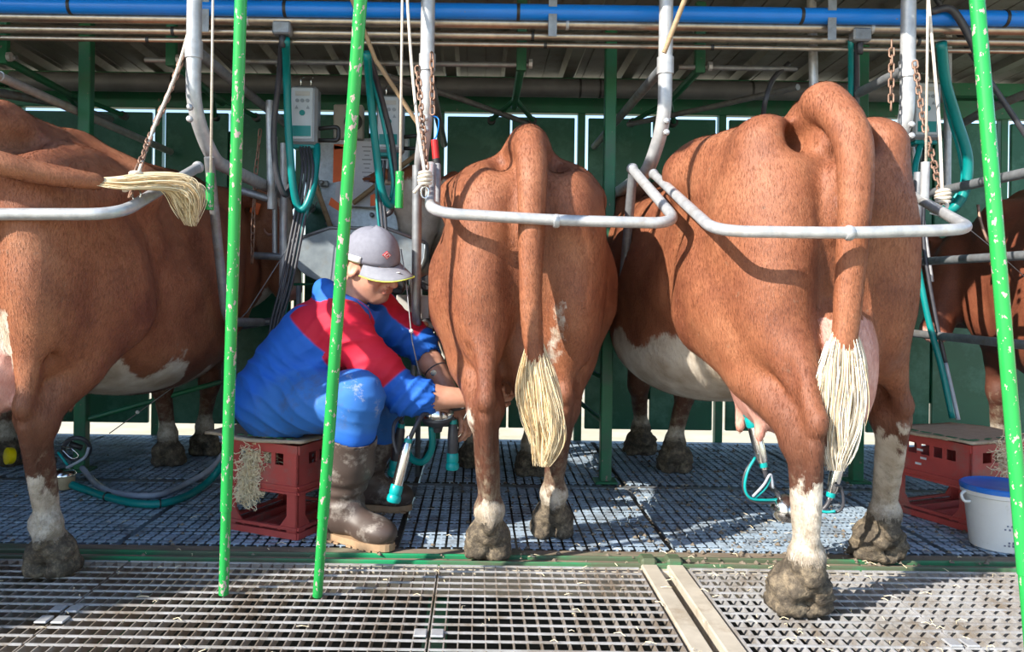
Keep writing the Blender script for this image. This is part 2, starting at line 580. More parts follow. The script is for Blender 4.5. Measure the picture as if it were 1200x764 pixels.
# ------------------------------------------------------------------ signed-distance modelling of bodies
class Field:
    def __init__(s, lo, hi, h):
        s.h = h
        s.lo = np.array(lo, float)
        s.n = [int(math.ceil((hi[i] - lo[i]) / h)) + 1 for i in range(3)]
        s.ax = [(s.lo[i] + h * np.arange(s.n[i])).astype(np.float32) for i in range(3)]
        s.d = np.full(s.n, 0.5, np.float32)

    def _sub(s, lo, hi):
        sl = []
        for i in range(3):
            a = max(0, int(math.floor((lo[i] - s.lo[i]) / s.h)))
            b = min(s.n[i], int(math.ceil((hi[i] - s.lo[i]) / s.h)) + 1)
            if b <= a:
                return None, None
            sl.append(slice(a, b))
        X = s.ax[0][sl[0]][:, None, None]
        Y = s.ax[1][sl[1]][None, :, None]
        Z = s.ax[2][sl[2]][None, None, :]
        return tuple(sl), (X, Y, Z)

    def put(s, fn, lo, hi, k=0.03, op='u'):
        m = k + 3 * s.h
        sl, C = s._sub([v - m for v in lo], [v + m for v in hi])
        if sl is None:
            return s
        a = s.d[sl]
        b = fn(*C)
        if op == 'u':
            t = np.clip(0.5 + 0.5 * (a - b) / k, 0, 1)
            s.d[sl] = a * (1 - t) + b * t - k * t * (1 - t)
        else:                       # carve b out of a
            b = -b
            t = np.clip(0.5 - 0.5 * (a - b) / k, 0, 1)
            s.d[sl] = a * (1 - t) + b * t + k * t * (1 - t)
        return s

    def cone(s, a, b, ra, rb, k=0.03, op='u'):
        a, b = np.array(a, float), np.array(b, float)
        ab = b - a
        L2 = float(ab @ ab) + 1e-12

        def fn(X, Y, Z):
            px, py, pz = X - a[0], Y - a[1], Z - a[2]
            t = np.clip((px * ab[0] + py * ab[1] + pz * ab[2]) / L2, 0, 1)
            return np.sqrt((px - t * ab[0]) ** 2 + (py - t * ab[1]) ** 2 + (pz - t * ab[2]) ** 2) - (ra + (rb - ra) * t)
        r = max(ra, rb)
        return s.put(fn, np.minimum(a, b) - r, np.maximum(a, b) + r, k, op)

    def chain(s, pts, rs, k=0.03, op='u'):
        for i in range(len(pts) - 1):
            s.cone(pts[i], pts[i + 1], rs[i], rs[i + 1], k, op)
        return s

    def ell(s, c, r, k=0.03, rot=None, op='u'):
        c = np.array(c, float)
        R = np.array(Euler(rot).to_matrix().transposed()) if rot is not None else None

        def fn(X, Y, Z):
            x, y, z = X - c[0], Y - c[1], Z - c[2]
            if R is not None:
                x, y, z = (R[0, 0] * x + R[0, 1] * y + R[0, 2] * z, R[1, 0] * x + R[1, 1] * y + R[1, 2] * z,
                           R[2, 0] * x + R[2, 1] * y + R[2, 2] * z)
            k0 = np.sqrt((x / r[0]) ** 2 + (y / r[1]) ** 2 + (z / r[2]) ** 2)
            k1 = np.sqrt((x / r[0] ** 2) ** 2 + (y / r[1] ** 2) ** 2 + (z / r[2] ** 2) ** 2) + 1e-9
            return k0 * (k0 - 1) / k1
        m = max(r) if rot is not None else np.array(r)
        return s.put(fn, c - m, c + m, k, op)

    def ball(s, c, r, k=0.02, op='u'):
        return s.ell(c, (r, r, r), k, None, op)

    def mesh(s):
        """naive surface nets -> verts, quads"""
        D = s.d
        inside = D < 0
        c = inside.astype(np.int8)
        sm = (c[:-1, :-1, :-1] + c[1:, :-1, :-1] + c[:-1, 1:, :-1] + c[:-1, :-1, 1:] + c[1:, 1:, :-1] + c[1:, :-1, 1:] + c[:-1, 1:, 1:] + c[1:, 1:, 1:])
        act = (sm > 0) & (sm < 8)
        I, J, K = np.nonzero(act)
        idx = np.full(act.shape, -1, np.int32)
        idx[I, J, K] = np.arange(len(I))
        acc = np.zeros((len(I), 3))
        cnt = np.zeros(len(I))
        corners = [(i, j, k) for i in (0, 1) for j in (0, 1) for k in (0, 1)]
        for p in corners:
            for ax in range(3):
                if p[ax] == 1:
                    continue
                q = list(p)
                q[ax] = 1
                dp = D[I + p[0], J + p[1], K + p[2]]
                dq = D[I + q[0], J + q[1], K + q[2]]
                cr_ = (dp < 0) != (dq < 0)
                t = np.where(cr_, dp / np.where(cr_, dp - dq, 1), 0)
                pos = np.array(p, float)[None, :] + np.zeros((len(I), 3))
                pos[:, ax] += t
                acc[cr_] += pos[cr_]
                cnt[cr_] += 1
        V = (np.stack([I, J, K], 1) + acc / cnt[:, None]) * s.h + s.lo
        quads = []
        for ax in range(3):
            a1, a2 = (ax + 1) % 3, (ax + 2) % 3
            slA = [slice(None)] * 3
            slB = [slice(None)] * 3
            slA[ax], slB[ax] = slice(0, -1), slice(1, None)
            ch = inside[tuple(slA)] != inside[tuple(slB)]
            e = np.stack(np.nonzero(ch), 1)
            ok = (e[:, a1] > 0) & (e[:, a2] > 0) & (e[:, a1] < s.n[a1] - 1) & (e[:, a2] < s.n[a2] - 1)
            e = e[ok]
            ins = inside[e[:, 0], e[:, 1], e[:, 2]]

            def at(o1, o2):
                q = e.copy()
                q[:, a1] += o1
                q[:, a2] += o2
                return idx[q[:, 0], q[:, 1], q[:, 2]]
            Q = np.stack([at(-1, -1), at(0, -1), at(0, 0), at(-1, 0)], 1)
            Q[~ins] = Q[~ins][:, ::-1]
            quads.append(Q)
        return V, np.concatenate(quads)


def np_mesh(name, V, Q, mat, parent=None, attrs=None, smooth=True, relax=0):
    if relax:
        V = V.copy()
        E = np.concatenate([Q[:, [0, 1]], Q[:, [1, 2]], Q[:, [2, 3]], Q[:, [3, 0]]])
        deg = np.bincount(E.ravel(), minlength=len(V)).astype(float)
        for it in range(relax):
            for lam in (0.5, -0.52):
                A = np.zeros_like(V)
                for ax in range(3):
                    A[:, ax] = np.bincount(E[:, 0], V[E[:, 1], ax], len(V)) + np.bincount(E[:, 1], V[E[:, 0], ax], len(V))
                V += lam * (A / np.maximum(deg, 1)[:, None] - V)
    me = bpy.data.meshes.new(name)
    me.vertices.add(len(V))
    me.vertices.foreach_set('co', V.astype(np.float32).ravel())
    me.loops.add(Q.size)
    me.loops.foreach_set('vertex_index', Q.astype(np.int32).ravel())
    me.polygons.add(len(Q))
    me.polygons.foreach_set('loop_start', (np.arange(len(Q)) * Q.shape[1]).astype(np.int32))
    me.update(calc_edges=True)
    me.validate()
    me.polygons.foreach_set('use_smooth', np.full(len(me.polygons), smooth, dtype=bool))
    for k, a in (attrs or {}).items():
        at = me.attributes.new(k, 'FLOAT', 'POINT')
        at.data.foreach_set('value', np.asarray(a, np.float32))
    me.materials.append(MATS[mat] if isinstance(mat, str) else mat)
    o = bpy.data.objects.new(name, me)
    COL.objects.link(o)
    if parent is not None:
        o.parent = parent
        o.matrix_parent_inverse = parent.matrix_basis.inverted()
    return o


def vert_normals(V, Q):
    n = np.cross(V[Q[:, 2]] - V[Q[:, 0]], V[Q[:, 3]] - V[Q[:, 1]])
    N = np.zeros_like(V)
    for c in range(4):
        for ax in range(3):
            N[:, ax] += np.bincount(Q[:, c], n[:, ax], len(V))
    return N / (np.linalg.norm(N, axis=1, keepdims=True) + 1e-12)


def seg_dist(V, a, b):
    a, b = np.array(a, float), np.array(b, float)
    ab = b - a
    t = np.clip((V - a) @ ab / (ab @ ab), 0, 1)
    return np.linalg.norm(V - a - t[:, None] * ab, axis=1), t


def bumps(x, y, z, s=1.0, seed=0.0):
    """cheap smooth pseudo-noise from sines, about -1..1"""
    x, y, z = x * s + seed, y * s + seed * 1.7, z * s - seed
    return (np.sin(x * 1.3 + 1.7 * np.sin(y * 1.1 + z * .7)) + np.sin(y * 1.7 + 1.3 * np.sin(z * 1.3 + x * .9))
            + np.sin(z * 1.5 + 1.5 * np.sin(x * 1.2 - y * .8))) / 3.0
# ------------------------------------------------------------------ cows
def coat_material(name, c_main, c_dark, c_light, white=(0.66, 0.60, 0.52)):
    m, nt, b = base_mat(name)
    v = coords(nt)
    def att(n):
        a = nd(nt, 'ShaderNodeAttribute', attribute_name=n)
        return a.outputs['Fac']
    big = noise_n(nt, v, 5.5, 6, 0.62)
    r = ramp(nt, [(0.32, c_dark), (0.52, c_main), (0.75, c_light)])
    nt.links.new(big, r.inputs[0])
    # fine lie of the hair
    hv = coords(nt, (150, 150, 55))
    hair = noise_n(nt, hv, 2.2, 5, 0.7)
    hr = ramp(nt, [(0.3, (0.68, 0.68, 0.68)), (0.7, (1.28, 1.26, 1.24))])
    nt.links.new(hair, hr.inputs[0])
    mul = nd(nt, 'ShaderNodeMix', data_type='RGBA', blend_type='MULTIPLY')
    mul.inputs[0].default_value = 1.0
    nt.links.new(r.outputs[0], mul.inputs[6])
    nt.links.new(hr.outputs[0], mul.inputs[7])
    col = mul.outputs[2]
    # darker, muddy lower legs
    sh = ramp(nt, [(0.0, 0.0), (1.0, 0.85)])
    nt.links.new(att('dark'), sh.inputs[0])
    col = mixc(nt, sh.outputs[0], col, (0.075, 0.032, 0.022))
    # pink skin
    pk = noise_n(nt, v, 18, 3, 0.6)
    pr = ramp(nt, [(0.35, (0.62, 0.30, 0.24)), (0.75, (0.72, 0.42, 0.35))])
    nt.links.new(pk, pr.inputs[0])
    # white patches with ragged edge
    e1 = noise_n(nt, v, 28, 4, 0.7)
    w = math_n(nt, 'ADD', att('white'), math_n(nt, 'MULTIPLY', math_n(nt, 'SUBTRACT', e1, 0.5), 0.07))
    wr = ramp(nt, [(0.495, 0.0), (0.51, 1.0)])
    nt.links.new(math_n(nt, 'ADD', w, 0.5), wr.inputs[0])
    wn_ = noise_n(nt, v, 9, 4, 0.6)
    wc = ramp(nt, [(0.35, white), (0.68, tuple(x * f for x, f in zip(white, (0.62, 0.54, 0.46))))])
    nt.links.new(wn_, wc.inputs[0])
    col = mixc(nt, wr.outputs[0], col, wc.outputs[0])
    pw = ramp(nt, [(0.4, 0.0), (0.6, 1.0)])
    nt.links.new(att('pink'), pw.inputs[0])
    col = mixc(nt, pw.outputs[0], col, pr.outputs[0])
    # mud on the feet, ragged
    e2 = noise_n(nt, v, 45, 5, 0.75)
    mu = math_n(nt, 'ADD', att('mud'), math_n(nt, 'MULTIPLY', math_n(nt, 'SUBTRACT', e2, 0.5), 0.9))
    mr = ramp(nt, [(0.40, 0.0), (0.62, 1.0)])
    nt.links.new(mu, mr.inputs[0])
    mc = ramp(nt, [(0.32, (0.028, 0.023, 0.019)), (0.50, (0.10, 0.08, 0.058)), (0.68, (0.31, 0.245, 0.165))])
    nt.links.new(noise_n(nt, v, 26, 8, 0.78), mc.inputs[0])
    col = mixc(nt, mr.outputs[0], col, mc.outputs[0])
    # splashes: a thin soft stain up the legs
    e3 = noise_n(nt, v, 32, 6, 0.75)
    so = math_n(nt, 'ADD', att('mud'), math_n(nt, 'MULTIPLY', math_n(nt, 'SUBTRACT', e3, 0.5), 1.3))
    so_r = ramp(nt, [(0.14, 0.0), (0.46, 0.80)])
    nt.links.new(so, so_r.inputs[0])
    sc_ = ramp(nt, [(0.35, (0.12, 0.095, 0.07)), (0.65, (0.38, 0.31, 0.22))])
    nt.links.new(e2, sc_.inputs[0])
    col = mixc(nt, math_n(nt, 'MULTIPLY', so_r.outputs[0], math_n(nt, 'SUBTRACT', 1.0, mr.outputs[0]), True), col, sc_.outputs[0])
    nt.links.new(col, b.inputs['Base Color'])
    rr = ramp(nt, [(0.0, 0.52), (1.0, 0.8)])
    nt.links.new(mr.outputs[0], rr.inputs[0])
    nt.links.new(rr.outputs[0], b.inputs['Roughness'])
    b.inputs['Specular IOR Level'].default_value = 0.35
    b.inputs['Sheen Weight'].default_value = 0.0
    hh = math_n(nt, 'ADD', math_n(nt, 'MULTIPLY', hair, 0.5), math_n(nt, 'MULTIPLY', math_n(nt, 'MULTIPLY', e2, mr.outputs[0]), 4.0))
    bump(nt, b, hh, 0.5, 0.006)
    return m


coat_material('coat_red', (0.28, 0.102, 0.050), (0.185, 0.060, 0.031), (0.37, 0.155, 0.080))
coat_material('coat_dark', (0.20, 0.062, 0.032), (0.14, 0.042, 0.024), (0.26, 0.09, 0.045))
def strand_mat(name, stops):
    m, nt, b = base_mat(name)
    g_ = nd(nt, 'ShaderNodeNewGeometry')
    r = ramp(nt, stops)
    nt.links.new(g_.outputs['Random Per Island'], r.inputs[0])
    nt.links.new(r.outputs[0], b.inputs['Base Color'])
    b.inputs['Roughness'].default_value = 0.45


strand_mat('hair_blond', [(0.0, (0.50, 0.33, 0.16)), (0.3, (0.80, 0.62, 0.36)), (1.0, (0.93, 0.80, 0.56))])
strand_mat('hair_white', [(0.0, (0.58, 0.44, 0.28)), (0.25, (0.86, 0.75, 0.58)), (1.0, (0.95, 0.90, 0.80))])
simple('eye', (0.012, 0.008, 0.006), None, 0.08)
simple('lid_skin', (0.50, 0.26, 0.20), (0.35, 0.17, 0.13), 0.6)
simple('horn', (0.45, 0.4, 0.33), None, 0.5)


def lerp_tab(tab, y):
    ys = [t[0] for t in tab]
    return [np.interp(y, ys, [t[i] for t in tab]) for i in range(1, len(tab[0]))]


def smooth_tab(tab, n=6):
    """densify a station table with Catmull-Rom"""
    pts = [np.array(t, float) for t in tab]
    ext = [2 * pts[0] - pts[1]] + pts + [2 * pts[-1] - pts[-2]]
    out = []
    for i in range(1, len(ext) - 2):
        p0, p1, p2, p3 = ext[i - 1:i + 3]
        for k in range(n):
            t = k / n
            out.append(0.5 * ((2 * p1) + (p2 - p0) * t + (2 * p0 - 5 * p1 + 4 * p2 - p3) * t * t + (3 * p1 - p0 - 3 * p2 + p3) * t ** 3))
    out.append(pts[-1])
    for i in range(1, len(out)):
        if out[i][0] <= out[i - 1][0]:
            out[i][0] = out[i - 1][0] + 1e-4
    return [tuple(o) for o in out]


def make_cow(name, loc, label, coat='coat_red', scale=1.0, h=0.0125, rotz=0.0, LH=(0, 0), RH=(0, 0), LF=(0, 0), RF=(0, 0),
             head_at=(0.0, 2.2, 1.0), head_dir=(0, .4, -.9), head_up=(0, .9, .4), head_white=True, neck_mid=None,
             tail=None, tail_r=None, switch=None, switch_mat='hair_blond', udder=1.0, white_fn=None, pink_at=None, hind_white=(0.0, 0.0),
             belly=1.0, rump_w=1.0, mud_h=0.10, mud_amp=1.0, seed=0.0, hip_x=0.0, eye=True, tail_brush=None, fur=0, hook_z=1.20, pink_amt=1.0, pin_z=0.0, switch_w=1.0, switch_len=0.5):
    """local frame: +y forward, hind feet around y=0, z up. LH.. are (dx, dy) foot offsets"""
    rnd = random.Random(int(seed * 100) + 5)
    F = Field((-0.95, -0.55, -0.01), (0.95, 2.75, 1.62), h)
    # --- trunk as a loft along y: y, top, bottom, half width, exponent
    tab = smooth_tab([
        (-0.235, 1.12, 1.02, 0.035, 2.2),
        (-0.19, 1.235, 0.86, 0.145, 2.3),
        (-0.10, 1.315, 0.76, 0.20 * rump_w, 2.4),
        (0.08, 1.345, 0.70, 0.245 * rump_w, 2.5),
        (0.30, 1.345, 0.64, 0.285 * rump_w, 2.45),
        (0.55, 1.325, 0.53, 0.335 * belly, 2.3),
        (0.85, 1.315, 0.49, 0.375 * belly, 2.2),
        (1.15, 1.335, 0.53, 0.345 * belly, 2.2),
        (1.38, 1.365, 0.60, 0.275, 2.2),
        (1.58, 1.30, 0.66, 0.215, 2.1),
        (1.72, 1.16, 0.78, 0.12, 2.0),
        (1.77, 1.02, 0.92, 0.02, 2.0)])
    T = np.array(tab)

    def trunk(X, Y, Z):
        y = np.clip(Y, T[0, 0], T[-1, 0])
        top, bot, w, e = [np.interp(y, T[:, 0], T[:, i]).astype(np.float32) for i in range(1, 5)]
        zc = bot + (top - bot) * 0.47
        hu, hd = top - zc, zc - bot
        dz = Z - zc
        hz = np.where(dz > 0, hu, hd)
        # roof-shaped top: narrower above
        ax = np.abs(X)
        q = (ax / w) ** e + np.abs(dz / hz) ** e
        g_ = q ** (1 / e)
        d = (g_ - 1) * np.minimum(np.minimum(w, hz), 0.25)
        end = np.maximum(T[0, 0] - Y, Y - T[-1, 0])
        return np.maximum(d, end * 0.8)
    F.put(trunk, (-0.45, -0.26, 0.42), (0.45, 1.8, 1.45), 0.02)
    # spine ridge, hooks, pins, tail head
    F.cone((0, 1.45, 1.345), (0, 0.35, 1.305), 0.045, 0.05, 0.09)
    F.cone((0, 0.35, 1.315), (0, -0.10, 1.335), 0.06, 0.055, 0.07)
    F.cone((0, -0.06, 1.335), (0, -0.185, 1.275), 0.05, 0.042, 0.05)
    for sx_ in (-1, 1):
        hx = 0.240 * rump_w * sx_
        F.ell((hx, 0.29, hook_z), (0.055, 0.075, 0.05), 0.10)
        F.cone((0.04 * sx_, 0.30, max(1.30, hook_z - .005)), (hx, 0.29, hook_z + 0.01), 0.045, 0.045, 0.10)
        if pin_z:
            F.cone((0.155 * sx_, -0.12, pin_z - .055), (0.205 * sx_, 0.22, pin_z - .06), 0.062, 0.07, 0.09)
            F.cone((0.165 * sx_, -0.13, pin_z - .07), (0.20 * sx_, -0.08, pin_z - 0.30), 0.06, 0.075, 0.08)
        F.cone((0.115 * sx_, -0.165, 1.165), (0.20 * sx_, 0.10, 1.19), 0.05, 0.065, 0.10)
        F.ell((0.125 * sx_, -0.13, 1.10), (0.10, 0.115, 0.13), 0.07)
        # hollow beside the tail head and in front of the hook (the flank hollow)
        F.ell((0.090 * sx_, -0.145, 1.28), (0.030, 0.085, 0.035), 0.05, None, 'c')
        F.ell((0.42 * sx_, 0.50, 1.12), (0.10, 0.13, 0.13), 0.14, None, 'c')
        # muscle grooves at the back of the thigh and the fold of the flank
        F.cone((0.168 * sx_, -0.262, 1.06), (0.155 * sx_, -0.235, 0.74), 0.010, 0.010, 0.035, 'c')
        F.cone((0.262 * sx_ * rump_w, -0.12, 1.05), (0.262 * sx_, -0.09, 0.78), 0.012, 0.012, 0.04, 'c')
        F.cone((0.30 * sx_, 0.36, 0.66), (0.33 * sx_, 0.34, 0.90), 0.02, 0.014, 0.04, 'c')
        F.cone((0.062 * sx_, -0.262, 1.13), (0.05 * sx_, -0.215, 0.80), 0.012, 0.016, 0.03, 'c')
        # shoulder blade and ribs
        F.ell((0.21 * sx_, 1.40, 1.0), (0.10, 0.17, 0.33), 0.10, (0.25, 0, 0))
        F.cone((0.18 * sx_, 1.62, 0.83), (0.19 * sx_, 1.42, 0.98), 0.085, 0.1, 0.1)
    # belly line
    F.ell((0, 0.86, 0.66), (0.33 * belly, 0.55, 0.20), 0.10)
    F.cone((0, 1.55, 0.70), (0, 1.20, 0.60), 0.09, 0.12, 0.1)
    # --- hind legs
    feet = {}
    for sx_, off in ((-1, LH), (1, RH)):
        fx_, fy_ = 0.165 * sx_ + off[0], off[1]
        sh = (off[0] * .5, off[1] * .5)
        hip = np.array((0.18 * sx_, 0.06, 1.02))
        stif = np.array((0.225 * sx_ + sh[0] * .4, 0.20 + sh[1] * .4, 0.80))
        hock = np.array((0.165 * sx_ + sh[0] * 1.4, -0.13 + sh[1] * 1.55, 0.50))
        fet = np.array((fx_, fy_ - 0.045, 0.165))
        F.ell((0.17 * sx_ + sh[0] * .3, 0.02 + sh[1] * .3, 0.93), (0.115 * rump_w, 0.25, 0.34), 0.07, (-0.12, 0, 0))
        F.ell((0.14 * sx_ + sh[0] * .3, -0.12 + sh[1] * .4, 0.93), (0.085, 0.115, 0.27), 0.06)
        F.cone(stif, stif * .5 + hip * .5, 0.115, 0.13, 0.10)
        mid = (stif * .45 + hock * .55) + np.array((0.0, 0.0, 0.0))
        F.cone((0.185 * sx_ + sh[0] * .5, 0.07 + sh[1] * .6, 0.80), mid, 0.140, 0.074, 0.07)
        F.cone(mid, hock, 0.074, 0.052, 0.04)
        F.cone(stif + (0, -0.02, -0.05), hock + (0, 0.03, 0.02), 0.085, 0.043, 0.04)
        F.cone((0.15 * sx_ + sh[0] * .4, -0.12 + sh[1] * .5, 0.80), hock + (0, -0.058, 0.05), 0.095, 0.022, 0.03)
        F.ell(hock + (0, -0.068, 0.035), (0.029, 0.034, 0.042), 0.018)
        F.ell(hock + (0, 0.008, -0.005), (0.053, 0.070, 0.070), 0.022)
        F.ell(hock + (0.030 * sx_, 0.01, -0.03), (0.026, 0.034, 0.036), 0.02)
        F.ell(hock + (-0.034 * sx_, 0.005, 0.0), (0.022, 0.034, 0.036), 0.02)
        # hollow between the tendon and the shin
        F.ell(hock + (0.055 * sx_, -0.030, 0.115), (0.022, 0.020, 0.075), 0.03, None, 'c')
        F.ell(hock + (-0.055 * sx_, -0.030, 0.115), (0.022, 0.020, 0.075), 0.03, None, 'c')
        F.cone(hock + (0, 0.0, -0.05), fet + (0, 0.008, 0.05), 0.042, 0.034, 0.02)
        F.cone(hock + (0, -0.060, -0.02), fet + (0, -0.030, 0.05), 0.023, 0.021, 0.008)
        feet[('h', sx_)] = (fet, fx_, fy_, 1.0)
    # --- front legs
    for sx_, off in ((-1, LF), (1, RF)):
        fx_, fy_ = 0.14 * sx_ + off[0], 1.33 + off[1]
        elb = np.array((0.18 * sx_, 1.36, 0.78))
        knee = np.array((0.145 * sx_ + off[0] * .6, 1.36 + off[1] * .6, 0.41))
        fet = np.array((fx_, fy_ - 0.01, 0.15))
        F.cone((0.19 * sx_, 1.42, 0.92), elb, 0.13, 0.115, 0.09)
        F.cone(elb, knee + (0, 0, 0.07), 0.10, 0.056, 0.06)
        F.ell(knee, (0.055, 0.06, 0.075), 0.03)
        F.cone(knee + (0, 0, -0.04), fet + (0, 0, 0.03), 0.042, 0.036, 0.03)
        feet[('f', sx_)] = (fet, fx_, fy_, 0.95)
    for key, (fet, fx_, fy_, s_) in feet.items():
        F.ell(fet, (0.048, 0.052, 0.046), 0.02)
        F.cone(fet + (0, -0.03, -0.035), fet + (0, -0.045, -0.05), 0.022, 0.016, 0.02)
        F.cone(fet, (fx_, fy_ + 0.01, 0.090), 0.040, 0.046, 0.02)
        for t in (-1, 1):                                         # two claws
            cx = fx_ + t * 0.034

            def claw(X, Y, Z, cx=cx, fy_=fy_):
                zz = np.clip(Z / 0.085, 0, 1)
                w = 0.038 - 0.008 * zz
                l1 = fy_ + 0.085 - 0.05 * zz
                l0 = fy_ - 0.055 + 0.005 * zz
                cy, ly = (l1 + l0) / 2, (l1 - l0) / 2
                q = ((np.abs(X - cx) / w) ** 2.6 + (np.abs(Y - cy) / ly) ** 2.6) ** (1 / 2.6)
                return np.maximum((q - 1) * 0.03, np.maximum(Z - 0.085, 0.004 - Z))
            F.put(claw, (cx - 0.045, fy_ - 0.06, 0), (cx + 0.045, fy_ + 0.09, 0.09), 0.012)
        F.ell((fx_, fy_ - 0.01, 0.088), (0.060, 0.068, 0.030), 0.025)
    # --- udder
    teats = []
    if udder:
        u = udder
        F.ell((0, 0.10, 0.65 - 0.06 * (u - 1)), (0.135 * u, 0.21, 0.165 * u), 0.05)
        F.ell((0, -0.08, 0.67), (0.10 * u, 0.10 * u, 0.17), 0.05)
        if u > 1.1:
            F.ell((0.02, -0.13, 0.66), (0.135, 0.125, 0.215), 0.03)
        F.ell((0.07, 0.02, 0.64), (0.07 * u, 0.10, 0.13 * u), 0.04)
        F.ell((-0.07, 0.02, 0.64), (0.07 * u, 0.10, 0.13 * u), 0.04)
        for tx in (-1, 1):
            for ty in (0.03, 0.19):
                zb = 0.66 - 0.15 * u
                F.cone((tx * 0.075 * u, ty, zb + 0.05), (tx * 0.082 * u, ty, zb - 0.045), 0.024, 0.012, 0.02)
                teats.append((tx * 0.082 * u, ty, zb - 0.045))
    # --- neck and head
    hp = np.array(head_at, float)               # poll
    hd = Vector(head_dir).normalized()
    hup = Vector(head_up)
    hup = (hup - hd * hup.dot(hd)).normalized()
    hsd = hd.cross(hup).normalized()

    def HP(f, u_, s_):
        return hp + np.array(hd) * f + np.array(hup) * u_ + np.array(hsd) * s_
    nb_top, nb_bot = np.array((0, 1.50, 1.18)), np.array((0, 1.60, 0.92))
    nm = np.array(neck_mid, float) if neck_mid is not None else (nb_top * .5 + hp * .5)
    F.chain([nb_top, nm + (0, 0, .03), HP(0.05, -0.03, 0)], [0.16, 0.125, 0.10], 0.08)
    F.chain([nb_bot, nm - (0, 0, .12), HP(0.13, -0.14, 0)], [0.165, 0.12, 0.075], 0.08)
    F.chain([nb_top * .5 + nb_bot * .5, nm - (0, 0, .05), HP(0.08, -0.08, 0)], [0.18, 0.13, 0.10], 0.08)
    F.chain([nb_bot - (0, .05, .13), nm - (0, 0.03, .22), HP(0.16, -0.17, 0)], [0.06, 0.035, 0.03], 0.07)   # dewlap
    HR = Matrix((hsd, hd, hup)).transposed().to_euler()
    F.ell(HP(0.08, -0.04, 0), (0.105, 0.12, 0.095), 0.04, HR)
    F.ell(HP(0.20, -0.03, 0), (0.088, 0.15, 0.085), 0.05, HR)
    F.cone(HP(0.20, -0.05, 0), HP(0.42, -0.07, 0), 0.085, 0.062, 0.05)
    F.ell(HP(0.455, -0.085, 0), (0.078, 0.065, 0.068), 0.03, HR)
    F.cone(HP(0.12, -0.15, 0), HP(0.40, -0.13, 0), 0.055, 0.04, 0.05)
    for t in (-1, 1):
        F.ball(HP(0.16, 0.0, 0.085 * t), 0.032, 0.02)             # brow
        F.ell(HP(0.15, -0.10, 0.055 * t), (0.04, 0.08, 0.08), 0.03, HR)
        F.cone(HP(0.03, 0.0, 0.10 * t), HP(0.01, -0.01, 0.17 * t), 0.022, 0.038, 0.02)
        F.cone(HP(0.01, -0.01, 0.17 * t), HP(0.025, -0.035, 0.26 * t), 0.036, 0.012, 0.02)
        F.ell(HP(0.03, 0.012, 0.19 * t), (0.05, 0.018, 0.015), 0.015, HR, 'c')
        F.ball(HP(0.505, -0.065, 0.038 * t), 0.014, 0.012, 'c')   # nostril
    F.cone(HP(0.50, -0.125, -0.04), HP(0.50, -0.125, 0.04), 0.006, 0.006, 0.012, 'c')
    # --- tail
    if tail:
        tp = [np.array(p, float) for p in tail]
        tr = tail_r or [0.046, 0.040, 0.034] + [0.028] * 20
        F.cone(tp[0], tp[1], tr[0], tr[1], 0.03)
        dt = [np.array(q) for q in spline([Vector(p) for p in tp], 4)]
        dr = np.interp(np.linspace(0, len(tp) - 1, len(dt)), range(len(tp)), tr[:len(tp)])
        F.chain(dt[3:], list(dr[3:]), 0.006)
        # anus and vulva
    F.ell((0, -0.232, 1.165), (0.032, 0.03, 0.05), 0.03)
    F.ell((0, -0.226, 1.075), (0.028, 0.026, 0.06), 0.03)
    V, Q = F.mesh()
    N = vert_normals(V, Q)
    x, y, z = V[:, 0], V[:, 1], V[:, 2]
    # coat relief: soft folds, muscle and hair
    amp = 0.0022 * bumps(x, y, z, 9, seed) + 0.0012 * bumps(x, y, z, 31, seed + 2)
    wr = np.clip((y - 1.35) / .3, 0, 1) * np.clip((z - .6) / .2, 0, 1)
    amp += wr * 0.006 * np.sin((x * 20 + y * 45 - z * 18) + 2 * bumps(x, y, z, 7, 1))
    V = V + N * amp[:, None]
    # knobbly caked mud on the hooves
    mudz = np.clip((mud_h * 1.25 - z) / 0.06, 0, 1)
    V = V + N * (mudz * mud_amp * (0.006 + 0.006 * bumps(x, y, z, 60, seed + 1) + 0.006 * bumps(x, y, z, 140, seed)))[:, None]
    V[:, 2] = np.maximum(V[:, 2], 0.0)
    # --- masks
    white = np.full(len(V), -0.3)
    if head_white:
        f = (V - hp) @ np.array(hd)
        s_ = (V - hp) @ np.array(hsd)
        u_ = (V - hp) @ np.array(hup)
        near = (np.abs(s_) < .2) & (f > -.15) & (f < .6) & (np.abs(u_) < .28)
        white = np.where(near, np.maximum(white, np.minimum(0.15 - np.abs(s_) * (head_white if head_white is not True else 1.0), f - 0.02) ), white)
    if white_fn is not None:
        white = np.maximum(white, white_fn(x, y, z))
    # white socks on the hind legs
    for (sx_, hz) in ((-1, hind_white[0]), (1, hind_white[1])):
        if hz > 0:
            m = (np.sign(x - hip_x) == sx_) & (y < 0.6)
            white = np.where(m, np.maximum(white, hz - z + 0.055 * bumps(x, y, z, 26, 3) + 0.03 * bumps(x, y, z, 70, 3)), white)
    mfr = y > 0.8
    white = np.where(mfr, np.maximum(white, (0.22 - z)), white)
    mud = np.clip((mud_h - z) / 0.10 + 0.5, 0, 1) + 0.33 * np.clip((0.46 - z) / 0.24, 0, 1)
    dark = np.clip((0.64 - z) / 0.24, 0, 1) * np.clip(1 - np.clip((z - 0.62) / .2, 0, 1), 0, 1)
    pink = np.zeros(len(V))
